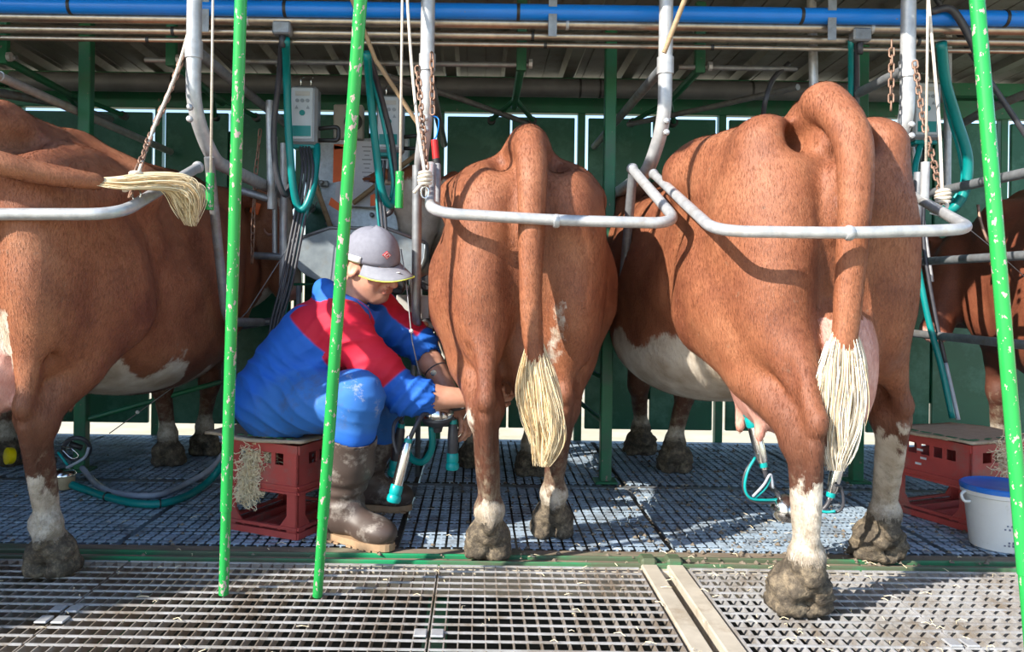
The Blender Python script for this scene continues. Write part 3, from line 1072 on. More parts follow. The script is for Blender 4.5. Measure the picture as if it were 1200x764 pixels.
    if udder:
        dd = np.sqrt((x / (0.15 * udder)) ** 2 + ((y - .06) / 0.27) ** 2 + ((z - 0.60) / (0.17 * udder)) ** 2)
        pink = np.clip((1.25 - dd) * 3, 0, 1) * (np.abs(x) < 0.13 * udder) * (z < 0.76)
        if udder > 1.1:
            d3 = np.sqrt(((x - .02) / 0.135) ** 2 + ((y + .13) / 0.125) ** 2 + ((z - .66) / .215) ** 2)
            pink = np.maximum(pink, np.clip((1.12 - d3) * 6, 0, 1) * (z < 0.80) * (y > -0.275))
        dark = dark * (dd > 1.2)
    pink = pink * pink_amt
    f = (V - hp) @ np.array(hd)
    s_ = np.abs((V - hp) @ np.array(hsd))
    u_ = (V - hp) @ np.array(hup)
    pink = np.maximum(pink, np.clip((f - 0.43) * 12, 0, 1) * (s_ < .15) * (np.abs(u_ + .08) < .13))
    dv = np.sqrt((x / .045) ** 2 + ((y + .235) / .05) ** 2 + ((z - 1.115) / .12) ** 2)
    pink = np.maximum(pink, np.clip(1.0 - dv, 0, 1) * 0.9)
    root = empty(name, (0, 0, 0))
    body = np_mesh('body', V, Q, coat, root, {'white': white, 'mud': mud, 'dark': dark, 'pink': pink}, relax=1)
    # --- short coat hair lying down and back over the hide
    if fur:
        rg = np.random.RandomState(int(seed * 10) + 1)
        N2 = vert_normals(V, Q)
        area = np.linalg.norm(np.cross(V[Q[:, 2]] - V[Q[:, 0]], V[Q[:, 3]] - V[Q[:, 1]]), axis=1)
        qc = V[Q].mean(1)
        wgt = area * (qc[:, 2] > 0.16)
        qi = rg.choice(len(Q), fur, p=wgt / wgt.sum())
        uv = rg.dirichlet((1, 1, 1, 1), fur)
        p0 = (V[Q[qi]] * uv[:, :, None]).sum(1)
        nn = N2[Q[qi, 0]]
        fl = np.array((0.0, -0.30, -1.0))[None, :] + rg.normal(0, .22, (fur, 3))
        fl -= nn * (fl * nn).sum(1, keepdims=True)
        fl /= np.linalg.norm(fl, axis=1, keepdims=True) + 1e-9
        sdv = np.cross(fl, nn)
        LL = rg.uniform(0.009, 0.019, fur)[:, None]
        ww = rg.uniform(0.0006, 0.0012, fur)[:, None]
        tri = np.stack([p0 - sdv * ww, p0 + sdv * ww, p0 + fl * LL + nn * rg.uniform(0.0012, 0.0042, fur)[:, None]], 1).reshape(-1, 3)
        TQ = np.arange(fur * 3).reshape(-1, 3)[:, ::-1]
        at = {k: np.repeat(a_[Q[qi, 0]], 3) for k, a_ in (('white', white), ('mud', mud * 0.8), ('dark', dark), ('pink', pink))}
        tag(np_mesh('coat_hair', tri, TQ, coat, root, at, smooth=False), kind='stuff')
    # --- eyes
    if eye:
        for t in (-1, 1):
            MB().ball(tuple(HP(0.165, -0.018, 0.090 * t)), 0.021, 12, 8).build('eye', 'eye', root, True)
            en = Vector(HP(0.165, -0.002, 0.130 * t)) - Vector(HP(0.165, -0.018, 0.090 * t))
            en.normalize()
            e1_, e2_ = Vector(hd), en.cross(Vector(hd))
            ec_ = Vector(HP(0.165, -0.018, 0.090 * t)) + en * 0.012
            MB().tube([ec_ + e1_ * 0.024 * math.cos(a) + e2_ * 0.017 * math.sin(a) for a in [2 * math.pi * k / 16 for k in range(16)]], 0.008, 6, False, True).build('eyelid', 'lid_skin', root, True)
    # --- switch: strands of tail hair
    if switch:
        sw = MB()
        zs = 0.75 if abs(switch[2][2] - switch[0][2]) < 0.08 else 0.0
        pts = spline(switch, 5)
        for k in range((tail_brush or 150) * 5):
            a, rr = rnd.uniform(0, 6.283), math.sqrt(rnd.random())
            t1 = 1.0 - switch_len * rnd.random() ** 1.1
            st = rnd.uniform(0.0, 0.35)
            q = []
            n0, n1 = int(st * len(pts)), max(int(st * len(pts)) + 4, int(t1 * len(pts)))
            ph = rnd.uniform(0, 6.28)
            cl = Vector((rnd.gauss(0, 1), rnd.gauss(0, 1), 0)) * 0.010
            lk = int(a * 2.2)
            cl = cl + Vector((math.sin(lk * 5.1), math.cos(lk * 3.7), 0)) * 0.012
            for i in range(n0, min(n1, len(pts))):
                t = i / (len(pts) - 1)
                w = switch_w * (0.012 + 0.046 * math.sin(min(t * 1.02, 1) * math.pi) ** 0.85)
                wav = 0.009 * t * math.sin(t * 10 + lk * 1.9 + ph * .12)
                q.append(pts[i] + Vector((math.cos(a) * w * rr + wav, math.sin(a) * w * rr * .75, math.sin(a) * w * rr * zs)) + cl * (4 * t * (1 - t) * .7 + .25 * t))
            if len(q) > 2:
                r0 = rnd.uniform(0.0009, 0.0019)
                sw.tube(q, [r0] * (len(q) - 2) + [r0 * .7, 0.0005], 3, False)
        tag(sw.build('tail_switch', switch_mat, root, True), kind='stuff')
    root.scale = (scale,) * 3
    root.location = loc
    root.rotation_euler = (0, 0, rotz)
    tag(root, label, 'cow', 'red and white dairy cows at the milking stand')
    return root


def belly_white(cx, cz, r, squash=1.0, side=0):
    def fn(x, y, z):
        d = 0.62 - z - 0.10 * bumps(x, y, z, 7, 2) - 0.25 * np.clip(np.abs(y - 0.75) - 0.45, 0, 1)
        return np.where((y > 0.15) & (y < 1.3), np.minimum(d, 0.3), -0.3)
    return fn


# cow in the middle, seen from behind: hind feet
def local(pt, base, sc, rz=0.0):
    q = (np.array(pt, float) - np.array(base, float)) / sc
    c_, s_ = math.cos(-rz), math.sin(-rz)
    return np.array((q[0] * c_ - q[1] * s_, q[0] * s_ + q[1] * c_, q[2]))


# middle cow
B2 = (0.155, 2.68, 0.0)
S2 = 0.985
lf, rf = PF(572, 652), PF(647, 628)
tailpts = [(0, -0.09, 1.36), (0, -0.20, 1.325), (0.0, -0.285, 1.22), (0, -0.30, 1.08), (0.0, -0.295, 0.93), (0.005, -0.285, 0.78), (0.02, -0.275, 0.66)]
tr_ = [0.045, 0.05, 0.045, 0.040, 0.036, 0.033, 0.026]


def white2(x, y, z):
    a = np.where((y > .1) & (np.abs(x) > .1), 0.64 - z - 0.05 * bumps(x, y, z, 9, 1), -.3) * 1.0
    a = np.where(y > 1.3, -.3, a)
    a = np.where(y < .35, -.3, a)
    i = np.where((x > 0.02) & (x < 0.12) & (y < 0.1) & (y > -.26) & (z < 0.84) & (z > .5), 0.03 - np.abs(x - 0.07 - 0.3 * (z - .62)) * 1.0 + .02 * bumps(x, y, z, 24, 5), -.3)
    hocks = 0.028 - np.sqrt(((x + .16) * .8) ** 2 + (y + .2) ** 2 + ((z - .47) * .6) ** 2)
    legs = np.where((z < .33) & (y < .4), -0.05 + 0.05 * bumps(x, y, z, 60, 3), -.3)
    return np.maximum(np.maximum(a, np.minimum(i, 0.0)), np.maximum(hocks, legs))


def feet_of(base, sc, lh=None, rh=None, lf_=None, rf_=None, rz=0.0):
    out = {}
    for k, p, d in (('LH', lh, (-0.165, 0)), ('RH', rh, (0.165, 0)), ('LF', lf_, (-0.14, 1.33)), ('RF', rf_, (0.14, 1.33))):
        if p is None:
            out[k] = (0, 0)
        else:
            q = local(p, base, sc, rz)
            out[k] = (q[0] - d[0], q[1] - d[1])
    return out


cow_mid = make_cow('cow', B2, 'russet cow seen squarely from behind beside the crouching milker', 'coat_red', S2, 0.0115, 0.0, seed=1.0, fur=130000,
                   head_at=local(P(491, 206, 3.84), B2, S2), head_dir=(-0.02, 0.06, -1.0), head_up=(0.12, -0.98, -0.06), neck_mid=(-0.26, 1.62, 1.10),
                   head_white=0.4, tail=tailpts, tail_r=tr_,
                   switch=[(0.015, -0.272, 0.74), (0.03, -0.27, 0.62), (0.045, -0.27, 0.52), (0.06, -0.275, 0.42), (0.045, -0.275, 0.32)], tail_brush=220,
                   white_fn=white2, hind_white=(0.17, 0.19), belly=0.93, rump_w=0.98, udder=0.62, pink_amt=0.3,
                   **feet_of(B2, S2, lf, rf, PF(555, 547), PF(622, 557)))

# big cow on the right
B3 = (0.935, 2.36, 0.0)
S3 = 0.995
RZ3 = 0.035
lf, rf = PF(936, 716), PF(1028, 655)
tail3 = [(-0.01, -0.08, 1.365), (-0.02, -0.19, 1.375), (0.0, -0.29, 1.28), (0.005, -0.315, 1.14), (0.0, -0.31, 0.98), (-0.005, -0.30, 0.84), (-0.01, -0.295, 0.73)]


def white3(x, y, z):
    a = np.where((y > .2) & (y < 1.35), 0.70 - 0.30 * np.clip(y - 0.75, 0, 1) - 0.9 * np.clip(0.36 - y, 0, 1) - z - 0.05 * bumps(x, y, z, 9, 4), -.3)
    i = np.where((np.abs(x) < 0.085) & (y < 0.1) & (z < 0.90) & (z > .76), 0.84 - z + .05 * bumps(x, y, z, 14, 5), -.3)
    return a


cow_big = make_cow('cow', B3, 'largest russet cow with a full pink udder behind the right rump rail', 'coat_red', S3, 0.0115, RZ3, seed=2.0, fur=130000,
                   head_at=(0.05, 1.92, 1.15), head_dir=(0.75, 0.30, -0.6), head_up=(0.3, .8, .5), neck_mid=(0.0, 1.75, 1.1),
                   tail=tail3, tail_r=[0.05, 0.056, 0.048, 0.041, 0.037, 0.033, 0.028],
                   switch=[(-0.007, -0.292, 0.80), (-0.010, -0.29, 0.70), (-0.015, -0.29, 0.60), (-0.02, -0.29, 0.49), (-0.025, -0.29, 0.39)], switch_mat='hair_white',
                   tail_brush=260, white_fn=white3, hind_white=(0.36, 0.42), belly=1.0, rump_w=1.04, udder=1.22, mud_h=0.13, mud_amp=1.7, hook_z=1.24, pin_z=1.335,
                   **feet_of(B3, S3, lf, rf, PF(750, 532), PF(790, 552), RZ3))

# left cow, right flank towards us
B1 = (-1.355, 2.38, 0.0)
S1 = 0.975
tail1 = [(0, -0.09, 1.36), (0.0, -0.19, 1.335)] + [tuple(local(P(px, py, Y), B1, S1)) for px, py, Y in
                                                 ((-95, 160, 2.07), (-50, 176, 2.06), (0, 191, 2.08), (40, 201, 2.12), (80, 208, 2.16), (114, 213, 2.20))]
sw1 = [tuple(local(P(px, py, Y), B1, S1)) for px, py, Y in ((104, 212, 2.19), (140, 214, 2.22), (175, 212, 2.28), (204, 214, 2.33), (216, 224, 2.34), (222, 244, 2.35), (226, 268, 2.35))]


def white1(x, y, z):
    a = np.where((y > .32) & (y < 0.80), 0.60 - z - 1.4 * np.clip(y - .62, 0, 1) - 0.07 * bumps(x, y, z, 14, 1.3), -.3)
    b_ = np.where((y > .8) & (y < 1.3), 0.535 - z - 0.03 * bumps(x, y, z, 9, 1), -.3)
    c_ = np.where((np.abs(x) < .10) & (y < .1) & (z > .64), 0.80 - z, -.3)
    return np.maximum(np.maximum(a, b_), np.minimum(c_, .1))


cow_left = make_cow('cow', B1, 'chestnut cow at left edge with white-tipped tail thrown over the rail', 'coat_red', S1, 0.0115, 0.0, seed=3.0, fur=130000,
                    head_at=local(P(318, 232, 3.95), B1, S1), head_dir=(0.35, -0.05, -0.9), head_up=(0.8, -0.3, .3), neck_mid=(0.26, 1.70, 1.08),
                    head_white=2.6, tail=tail1, tail_r=[0.042, 0.042, 0.036, 0.034, 0.032, 0.030, 0.027, 0.022], switch=sw1, switch_mat='hair_blond', tail_brush=190, switch_w=0.72, switch_len=0.25,
                    white_fn=white1, hind_white=(0.3, 0.30), belly=1.02, rump_w=1.0, udder=0.9,
                    **feet_of(B1, S1, None, PF(62, 672), PF(197, 545), PF(240, 533)))

# neighbours cut by the frame
B0 = (-2.38, 2.50, 0.0)
cow_far_left = make_cow('cow', B0, 'dark cow of which only a foreleg shows at the left edge', 'coat_dark', 0.98, 0.015, 0.0, seed=4.0,
                        tail=tailpts, tail_r=tr_, switch=[(0.015, -0.272, 0.74), (0.03, -0.27, 0.62), (0.045, -0.27, 0.5), (0.06, -0.275, 0.4)],
                        head_at=(-0.1, 2.0, 1.15), head_dir=(-.3, .3, -.8), head_up=(-.3, .8, .5), **feet_of(B0, .98, None, None, None, PF(6, 545)))
B4 = (2.66, 2.52, 0.0)
cow_right = make_cow('cow', B4, 'dark brown cow feeding behind rails at the right edge', 'coat_dark', 0.98, 0.013, 0.0, seed=5.0, fur=40000,
                     head_at=local(P(1128, 285, 4.02), B4, .98), head_dir=(-0.45, -0.1, -0.9), head_up=(-.75, -.4, .3), neck_mid=(-0.22, 1.68, 1.0),
                     tail=tailpts, tail_r=tr_, switch=[(0.015, -0.272, 0.74), (0.03, -0.27, 0.62), (0.045, -0.27, 0.5), (0.06, -0.275, 0.4)],
                     head_white=False, **feet_of(B4, .98, None, None, PF(1168, 545), None))
# ------------------------------------------------------------------ stall dividers, rump rails, posts, overhead pipes
XD = {'a': -1.86, 'b': -0.985, 'c': -0.192, 'd': 0.66, 'e': 1.527}


def divider(x, label, low_x=None, upper=True, low_y=3.25, side=1, zl=1.305, zu=1.665, yd=2.9, curve=0.0, loop=True):
    t = empty('stall_divider', (x, yd, zl))
    top = (x, yd, 2.13)
    # drop pipe that bends back and runs to the wall
    MB().tube(bent([top, (x, yd, zl + 0.16), (x + 0.03 * side, yd + 0.12, zl), (x + 0.03 * side, 4.62, zl)], 0.14, 8), 0.0255, 14).build('drop_pipe', 'galv', t, 'auto')
    if upper:
        MB().tube([(x + 0.005 * side, yd + 0.02, zu), (x + 0.01 * side, 4.60, zu + 0.01)], 0.019, 12).build('upper_rail', 'galv_dark', t, 'auto')
        MB().lathe([(0.03, -0.03), (0.03, 0.03)], (x, yd, zu), (0, 0, 1), 14).build('clamp', 'galv', t, 'auto')
    lx = low_x if low_x is not None else x
    if loop:
        MB().tube(bent([(lx - 0.02, yd + 0.05, zl), (lx - 0.02, low_y - 0.05, 0.72), (lx - 0.02, low_y + 0.45, 0.70)], 0.09), 0.0175, 12).build('loop_pipe', 'galv_dark', t, 'auto')
    for dz in (0.035, 0.075):
        MB().lathe([(0.011, 0), (0.011, 0.012), (0.006, 0.016)], (x, yd - 0.025, zl + 0.08 + dz), (0, -1, 0.2), 8).build('bolt', 'galv', t, 'auto')
    tag(t, label, 'divider')
    return t


divider(XD['b'], 'galvanised stall divider pipe dropping beside the left cow', side=1, yd=2.78, low_x=-0.925, low_y=3.1)
divider(XD['c'], 'galvanised stall divider pipe dropping between milker and middle cow', side=-1, low_x=-0.207, low_y=3.05)
divider(XD['d'], 'galvanised stall divider pipe dropping between middle and largest cow', side=-1, low_x=0.58)
divider(XD['e'], 'galvanised stall divider pipe dropping right of the largest cow', side=-1, low_x=1.62, low_y=3.05)
# divider beyond the left cow
t = empty('stall_divider', (XD['a'], 3.0, 1.6))
MB().tube([P(-40, 72, 3.0), P(98, 134, 3.8), P(200, 178, 4.6)], 0.019, 12).build('upper_rail', 'galv', t, 'auto')
MB().tube([P(-30, 104, 3.2), P(75, 122, 4.3), P(130, 140, 4.62)], 0.02, 12).build('lower_rail', 'galv_dark', t, 'auto')
for f in (0.18, 0.24):
    p = P(-40, 72, 3.0).lerp(P(98, 134, 3.8), f)
    MB().lathe([(0.022, -0.004), (0.022, 0.004)], p, (0, 1, -.15), 12).build('pipe_clip', 'galv', t, 'auto')
tag(t, 'galvanised pipe rails slanting back above the left cow', 'divider')


def rump_rail(pts, label, r=0.0165, bend=0.09, weld=None, cap=True):
    t = empty('rump_rail', pts[0])
    MB().tube(bent(pts, bend, 8), r, 14).build('bar', 'galv', t, 'auto')
    if weld:
        p, ax = weld
        MB().lathe([(r + .001, -0.009), (r + .004, -0.004), (r + .004, 0.004), (r + .001, 0.009)], p, ax, 14).build('weld', 'galv', t, 'auto')
    if cap:
        MB().ball(pts[0], r * 1.25, 12, 8).build('end_cap', 'galv', t, True)
    MB().ball(pts[-1], r * 1.25, 12, 8).build('end_cap', 'galv', t, True)
    return tag(t, label, 'rail')


rump_rail([P(232, 196, 2.76), P(140, 251, 2.16), Vector((-1.80, 2.05, P(0, 256, 2.08).z)), Vector((-1.86, 2.80, 1.29))], 'bent steel rump rail crossing the left cow')
rump_rail([P(741, 198, 2.82), P(796, 262, 2.34), P(650, 258, 2.34), P(504, 249, 2.34), P(505, 196, 2.84)],
          'bent steel rump rail across the middle cow', weld=(P(652, 259, 2.34), (1, 0, 0)))
rump_rail([P(766, 204, 2.86), P(838, 271, 1.98), P(990, 273, 1.96), P(1140, 269, 1.98), P(1064, 226, 2.82)],
          'bent steel rump rail across the largest cow', weld=(P(995, 273, 1.96), (1, 0, 0)), r=0.0150)

# green support posts
for (px, Y, lab, w) in ((712, 3.63, 'square green post between the middle and largest cows', 0.05), (98, 3.72, 'square green post behind the left cow', 0.055),
                        (1006, 3.70, 'square green post hidden in part behind the largest cow', 0.05)):
    x = P(px, 338, Y).x
    t = empty('support_post', (x, Y, 0))
    MB().box((x, Y, 1.03), (w, 0.05, 2.06), bev=0.004).build('post', 'frame_green', t)
    MB().box((x, Y, 0.006), (w + 0.05, 0.10, 0.012), bev=0.003).build('base_plate', 'frame_green', t)
    tag(t, lab, 'post')
# prop poles, chipped bright green
for a, b_, lab in (((262, 696, 2.25), (284, -60, 2.05), 'chipped bright green prop pole in front of the left crate'),
                   ((372, 698, 2.25), (427, -60, 1.88), 'chipped bright green prop pole in front of the milker'),
                   ((1211, 792, 1.80), (1140, -60, 1.80), 'chipped bright green prop pole at the right edge by the bucket')):
    A, B = P(*a), P(*b_)
    A.z = max(A.z, 0.0)
    t = empty('prop_pole', A)
    k = 0.055 if A.x < 0 else 0.09
    M = A.lerp(B, 0.14)
    C_ = A + (B - A) * ((2.215 - A.z) / (B.z - A.z))
    MB().tube([M, C_], 0.0158, 14).build('upper_tube', 'pole_green', t, 'auto')
    MB().tube([A, A.lerp(B, 0.16)], 0.0138, 14).build('lower_tube', 'pole_green', t, 'auto')
    tag(t, lab, 'pole')
    # awning arm on the roof that the pole props up
    MB().box((C_.x, 2.16, 2.215), (0.045, 1.06, 0.045), (-0.085, 0, 0), bev=.004).build('awning_arm', 'frame_green', roof)

# overhead pipes
def along_x(name, py, Y, r, mat, label, cat='pipe', x0=-2.6, x1=2.6, rings=(), ring_mat='black', px=560):
    z = P(px, py, Y).z
    t = empty(name, (x0, Y, z))
    MB().tube([(x0, Y, z), (x1, Y, z)], r, 16).build('tube', mat, t, 'auto')
    for x in rings:
        MB().lathe([(r + 0.0025, -0.006), (r + 0.0025, 0.006)], (x, Y, z), (1, 0, 0), 16).build('pipe_tie', ring_mat, t, 'auto')
    tag(t, label, cat)
    return t


along_x('vacuum_pipe', 13.5, 3.10, 0.0305, 'blue_pipe', 'bright blue vacuum pipe running along the eaves', rings=(-1.57, -0.75, 0.14, 1.22, 2.0))
along_x('milk_pipe', 27.5, 3.12, 0.0185, 'steel_warm', 'steel milk pipe just under the blue pipe', rings=(-0.9, 0.33, 1.5), ring_mat='galv')
along_x('milk_pipe', 41.5, 3.16, 0.0165, 'steel_warm', 'middle steel milk pipe under the eaves', rings=(-1.2, 0.2, 1.7))
along_x('wash_pipe', 52, 3.16, 0.0095, 'steel_warm', 'thin steel pipe lowest of the eaves pipes', rings=(-1.3, 0.25, 0.9))
along_x('drain_pipe', 102, 4.50, 0.052, 'pipe_grey', 'wide dark grey plastic pipe under the rear of the roof', rings=(-1.7, -1.56, 0.55, 0.66, -0.6, -.25, 1.5, 1.9))
for a, b_, lab in ((278, 622, 'grey hanging rail behind the control boxes'), (795, 934, 'grey hanging rail stub above the largest cow'),
                   (-60, 20, 'grey hanging rail stub at the left edge'), (170, 205, 'short grey hanging rail stub above the left cow')):
    pa, pb = P(a, 74, 3.42), P(b_, 74, 3.42)
    pa.z = pb.z = 1.805
    pipe_thing('hanging_rail', [pa, pb], 0.0115, 'galv_dark', lab, 'rail')
# hanger straps on the pipes
for x in (0.27, -1.05, 1.33):
    t = empty('pipe_hanger', (x, 3.13, 2.05))
    MB().box((x, 3.075, 1.90), (0.032, 0.004, 0.16)).build('strap', 'galv_dark', t)
    MB().box((x, 3.14, 2.02), (0.03, 0.13, 0.012)).build('arm', 'galv_dark', t)
    MB().box((x, 3.19, 2.06), (0.03, 0.02, 0.1)).build('foot', 'galv_dark', t)
    tag(t, {0.27: 'grey strap hanger holding the blue pipe above the middle cow', -1.05: 'grey strap hanger holding the blue pipe near left divider',
            1.33: 'grey strap hanger holding the blue pipe above the largest cow'}[x], 'bracket')

# green brackets that hang from the roof with a strut to the wall
for px, lab in ((611, 'green hanging bracket and strut above the middle cow'), (820, 'green hanging bracket and strut left of the largest cow'),
                (201, 'green hanging bracket and strut above the left cow'), (4, 'green hanging bracket and strut at the left edge')):
    x = P(px, 70, 3.42).x
    t = empty('roof_bracket', (x, 3.42, 2.05))
    MB().box((x, 3.42, 1.93), (0.042, 0.03, 0.30), bev=0.003).build('drop_plate', 'frame_green', t)
    MB().tube([(x + 0.03, 3.40, 1.805), (x + 0.045, 3.40, 1.805)], 0.02, 8).build('bolt', 'galv', t, 'auto')
    MB().tube([(x, 3.44, 1.80), (x, 4.1, 1.78)], 0.018, 8).build('strut', 'frame_green', t, 'auto')
    for s in (-1, 1):
        MB().tube([(x, 3.95, 1.785), (x + s * 0.11, 4.32, 1.76)], 0.013, 8).build('brace', 'frame_green', t, 'auto')
        MB().lathe([(0.022, -0.02), (0.022, 0.02)], (x + s * 0.11, 4.33, 1.757), (0, 1, 0), 10).build('foot', 'black', t, 'auto')
    tag(t, lab, 'bracket')

# slanting stay tubes
for pts, r, m, lab in (([P(455, 90, 3.5), P(540, 116, 3.9), P(628, 148, 4.4)], 0.014, 'galv_dark', 'thin grey stay slanting down towards the middle cow'),
                       ([P(736, 146, 4.3), P(840, 124, 3.9), P(935, 102, 3.5)], 0.014, 'galv_dark', 'thin grey stay slanting up towards the largest cow'),
                       ([P(385, -70, 2.95), P(405, -20, 3.0), P(440, 70, 3.1), P(503, 165, 3.2)], 0.0085, 'wood', 'brown slanting rod behind the green pole'),
                       ([P(835, -88, 2.78), P(812, -25, 2.8), P(778, 62, 2.84)], 0.009, 'wood', 'brown slanting rod beside the right divider pipe'),
                       ([P(1058, -62, 3.15), P(1085, -20, 3.2), P(1140, 65, 3.2), P(1210, 170, 3.2)], 0.011, 'rubber', 'dark slanting rod at the upper right corner'),
                       ([P(1042, 192, 4.63), P(1075, 175, 4.2), P(1150, 132, 3.7), P(1230, 98, 3.4)], 0.019, 'galv_dark', 'grey slanting pipe behind the right green pole')):
    pipe_thing('stay_rod', pts, r, m, lab, 'rod')
# rails in front of the right cow
t = empty('stall_divider', (1.92, 2.62, 0))
for z_, r_ in ((1.292, 0.019), (1.002, 0.017), (0.688, 0.017)):
    MB().tube([(1.92, 2.60, z_), (1.92, 3.62 if z_ < 1.2 else 4.62, z_)], r_, 12).build('rail', 'galv_dark', t, 'auto')
MB().tube([(1.92, 2.60, 2.13), (1.92, 2.60, 0.0)], 0.0255, 14).build('upright', 'galv', t, 'auto')
MB().tube([(1.92, 3.62, 1.30), (1.92, 3.62, 0.67)], 0.017, 12).build('inner_upright', 'galv_dark', t, 'auto')
tag(t, 'galvanised divider rails in front of the right cow', 'divider')
for pts, lab in (([P(268, 298, 3.75), P(330, 301, 3.7)], 'short level rail by the left cow neck'),
                 ([P(262, 386, 3.8), P(330, 374, 3.8)], 'lower short rail by the left cow chest'),
                 ([P(278, 222, 3.6), P(318, 234, 3.55)], 'short stub rail beside the left head post')):
    pipe_thing('head_rail', pts, 0.017, 'galv_dark', lab, 'rail')
# upright pipes of the head gates
for pts, r, lab in (([P(316, 118, 3.55), P(318, 245, 3.55)], 0.018, 'pale upright pipe left of the first control box'),
                    ([P(333, 168, 3.7), P(331, 395, 3.7)], 0.018, 'upright head-gate pipe behind the hose loop'),
                    ([P(322, 160, 3.72), P(322, 300, 3.72)], 0.012, 'thin upright head-gate pipe beside the hose loop'),
                    ([P(950, -40, 3.3), P(955, 150, 3.3)], 0.018, 'upright grey pipe behind the largest cow tail head'),
                    ([P(1111, 40, 3.7), P(1110, 225, 3.7)], 0.016, 'upright grey pipe behind the right teal hose'),
                    ([P(1063, 205, 2.93), P(1063, 392, 3.0)], 0.017, 'upright grey pipe right of the largest cow'),
                    ([P(1062, 120, 3.62), P(1092, 330, 3.62)], 0.009, 'thin dark pipe behind the right control box')):
    pipe_thing('gate_pipe', pts, r, 'galv', lab, 'pipe')
for pts, lab in (([P(690, 130, 3.70), P(684, 400, 3.75)], 'x'),):
    pass
# lower dark rails between middle and right cows
for pts, lab in (([P(680, 428, 4.2), P(712, 446, 3.66)], 'upper dark rail stub on the green post'), ([P(680, 472, 4.2), P(712, 498, 3.66)], 'lower dark rail stub on the green post'),
                 ([P(707, 302, 3.9), P(735, 296, 3.5)], 'middle dark rail stub on the green post'),
                 ([P(92, 494, 3.72), P(285, 440, 3.9)], 'dark slanting rail behind the left cow forelegs')):
    pipe_thing('stall_stub', pts, 0.012, 'frame_green', lab, 'rail')

# ---- chains and ropes
LINK = None


def chain_thing(name, pts, label, mat='chain', L=0.034, w=0.011, r=0.0032):
    """each link its own mesh, alternate links turned by a quarter"""
    t = empty(name, pts[0])
    path = [Vector(p) for p in pts]
    seg = [0]
    for a, b_ in zip(path[:-1], path[1:]):
        seg.append(seg[-1] + (b_ - a).length)
    step = L - 2.2 * r
    n = int(seg[-1] / step)
    mb = MB()
    ring = []
    for k in range(14):
        a = 2 * math.pi * k / 14
        s_ = 1 if math.cos(a) > 0 else -1
        ring.append((math.sin(a) * w * .75, 0, math.cos(a) * w * .75 + s_ * (L / 2 - w * .75)))
    mb.tube(ring, r, 6, False, True)
    me = None
    for i in range(n):
        d = (i + 0.5) * step
        k = max(j for j in range(len(seg)) if seg[j] <= d)
        k = min(k, len(path) - 2)
        f = (d - seg[k]) / max(seg[k + 1] - seg[k], 1e-6)
        p = path[k].lerp(path[k + 1], f)
        ax = (path[k + 1] - path[k]).normalized()
        q = ax.to_track_quat('Z', 'Y').to_matrix() @ Matrix.Rotation((i % 2) * math.pi / 2 + 0.5 + 0.3 * math.sin(i * 2.3), 3, 'Z')
        if me is None:
            o = mb.build('link', mat, t, True)
            me = o.data
        else:
            o = bpy.data.objects.new('link', me)
            COL.objects.link(o)
            o.parent = t
            o.matrix_parent_inverse = t.matrix_basis.inverted()
        o.matrix_basis = Matrix.Translation(p) @ q.to_4x4()
    return tag(t, label, 'chain')


chain_thing('lift_chain', spline([P(214, 66, 2.80), P(198, 110, 2.70), P(180, 150, 2.6), P(165, 190, 2.36), P(152, 231, 2.27)]), 'rusty lift chain down to the left rump rail')
chain_thing('hanging_chain', [P(232, 60, 2.86), P(233, 148, 2.86)], 'short rusty chain end beside the left divider pipe')
chain_thing('lift_chain', spline([P(489, 78, 2.78), P(493, 120, 2.72), P(497, 170, 2.6), P(501, 222, 2.5)]), 'rusty lift chain down to the middle rump rail')
chain_thing('hanging_chain', [P(506, 62, 2.86), P(507, 142, 2.86)], 'short rusty chain end beside the middle divider pipe')
chain_thing('lift_chain', spline([P(1072, 72, 2.80), P(1082, 140, 2.70), P(1094, 190, 2.6), P(1106, 240, 2.48)]), 'rusty lift chain down to the right rump rail')
chain_thing('hanging_chain', [P(1045, 48, 2.86), P(1044, 132, 2.86)], 'short rusty chain end left of the right divider pipe')
chain_thing('neck_chain', [P(305, 152, 3.6), P(300, 200, 3.6), P(297, 250, 3.6), P(295, 312, 3.6)], 'thin rusty chain hanging by the left cow head', L=0.04)


def rope_lift(pts, knot, tail_pts, label):
    t = empty('lift_rope', pts[0])
    MB().tube(spline(pts, 6), 0.0052, 8).build('rope', 'rope', t, True)
    k = MB()
    c = Vector(knot)
    for i in range(4):
        rr = 0.019 - 0.002 * abs(i - 1.5)
        ring = [c + Vector((math.cos(a) * rr, math.sin(a) * rr, (i - 1.5) * 0.0095 + 0.003 * math.sin(a + i))) for a in [2 * math.pi * j / 12 for j in range(12)]]
        k.tube(ring, 0.0058, 6, False, True)
    k.ball(c, (0.016, 0.016, 0.02), 10, 6)
    k.build('knot', 'rope', t, True)
    MB().tube(spline(tail_pts, 5), 0.0052, 8).build('rope_end', 'rope', t, True)
    # shackle on the rail
    MB().tube([c + Vector((0.012 * math.cos(a), 0, -0.042 + 0.018 * math.sin(a))) for a in [2 * math.pi * j / 12 for j in range(12)]], 0.0035, 6, False, True).build('shackle', 'chrome', t, True)
    return tag(t, label, 'rope')


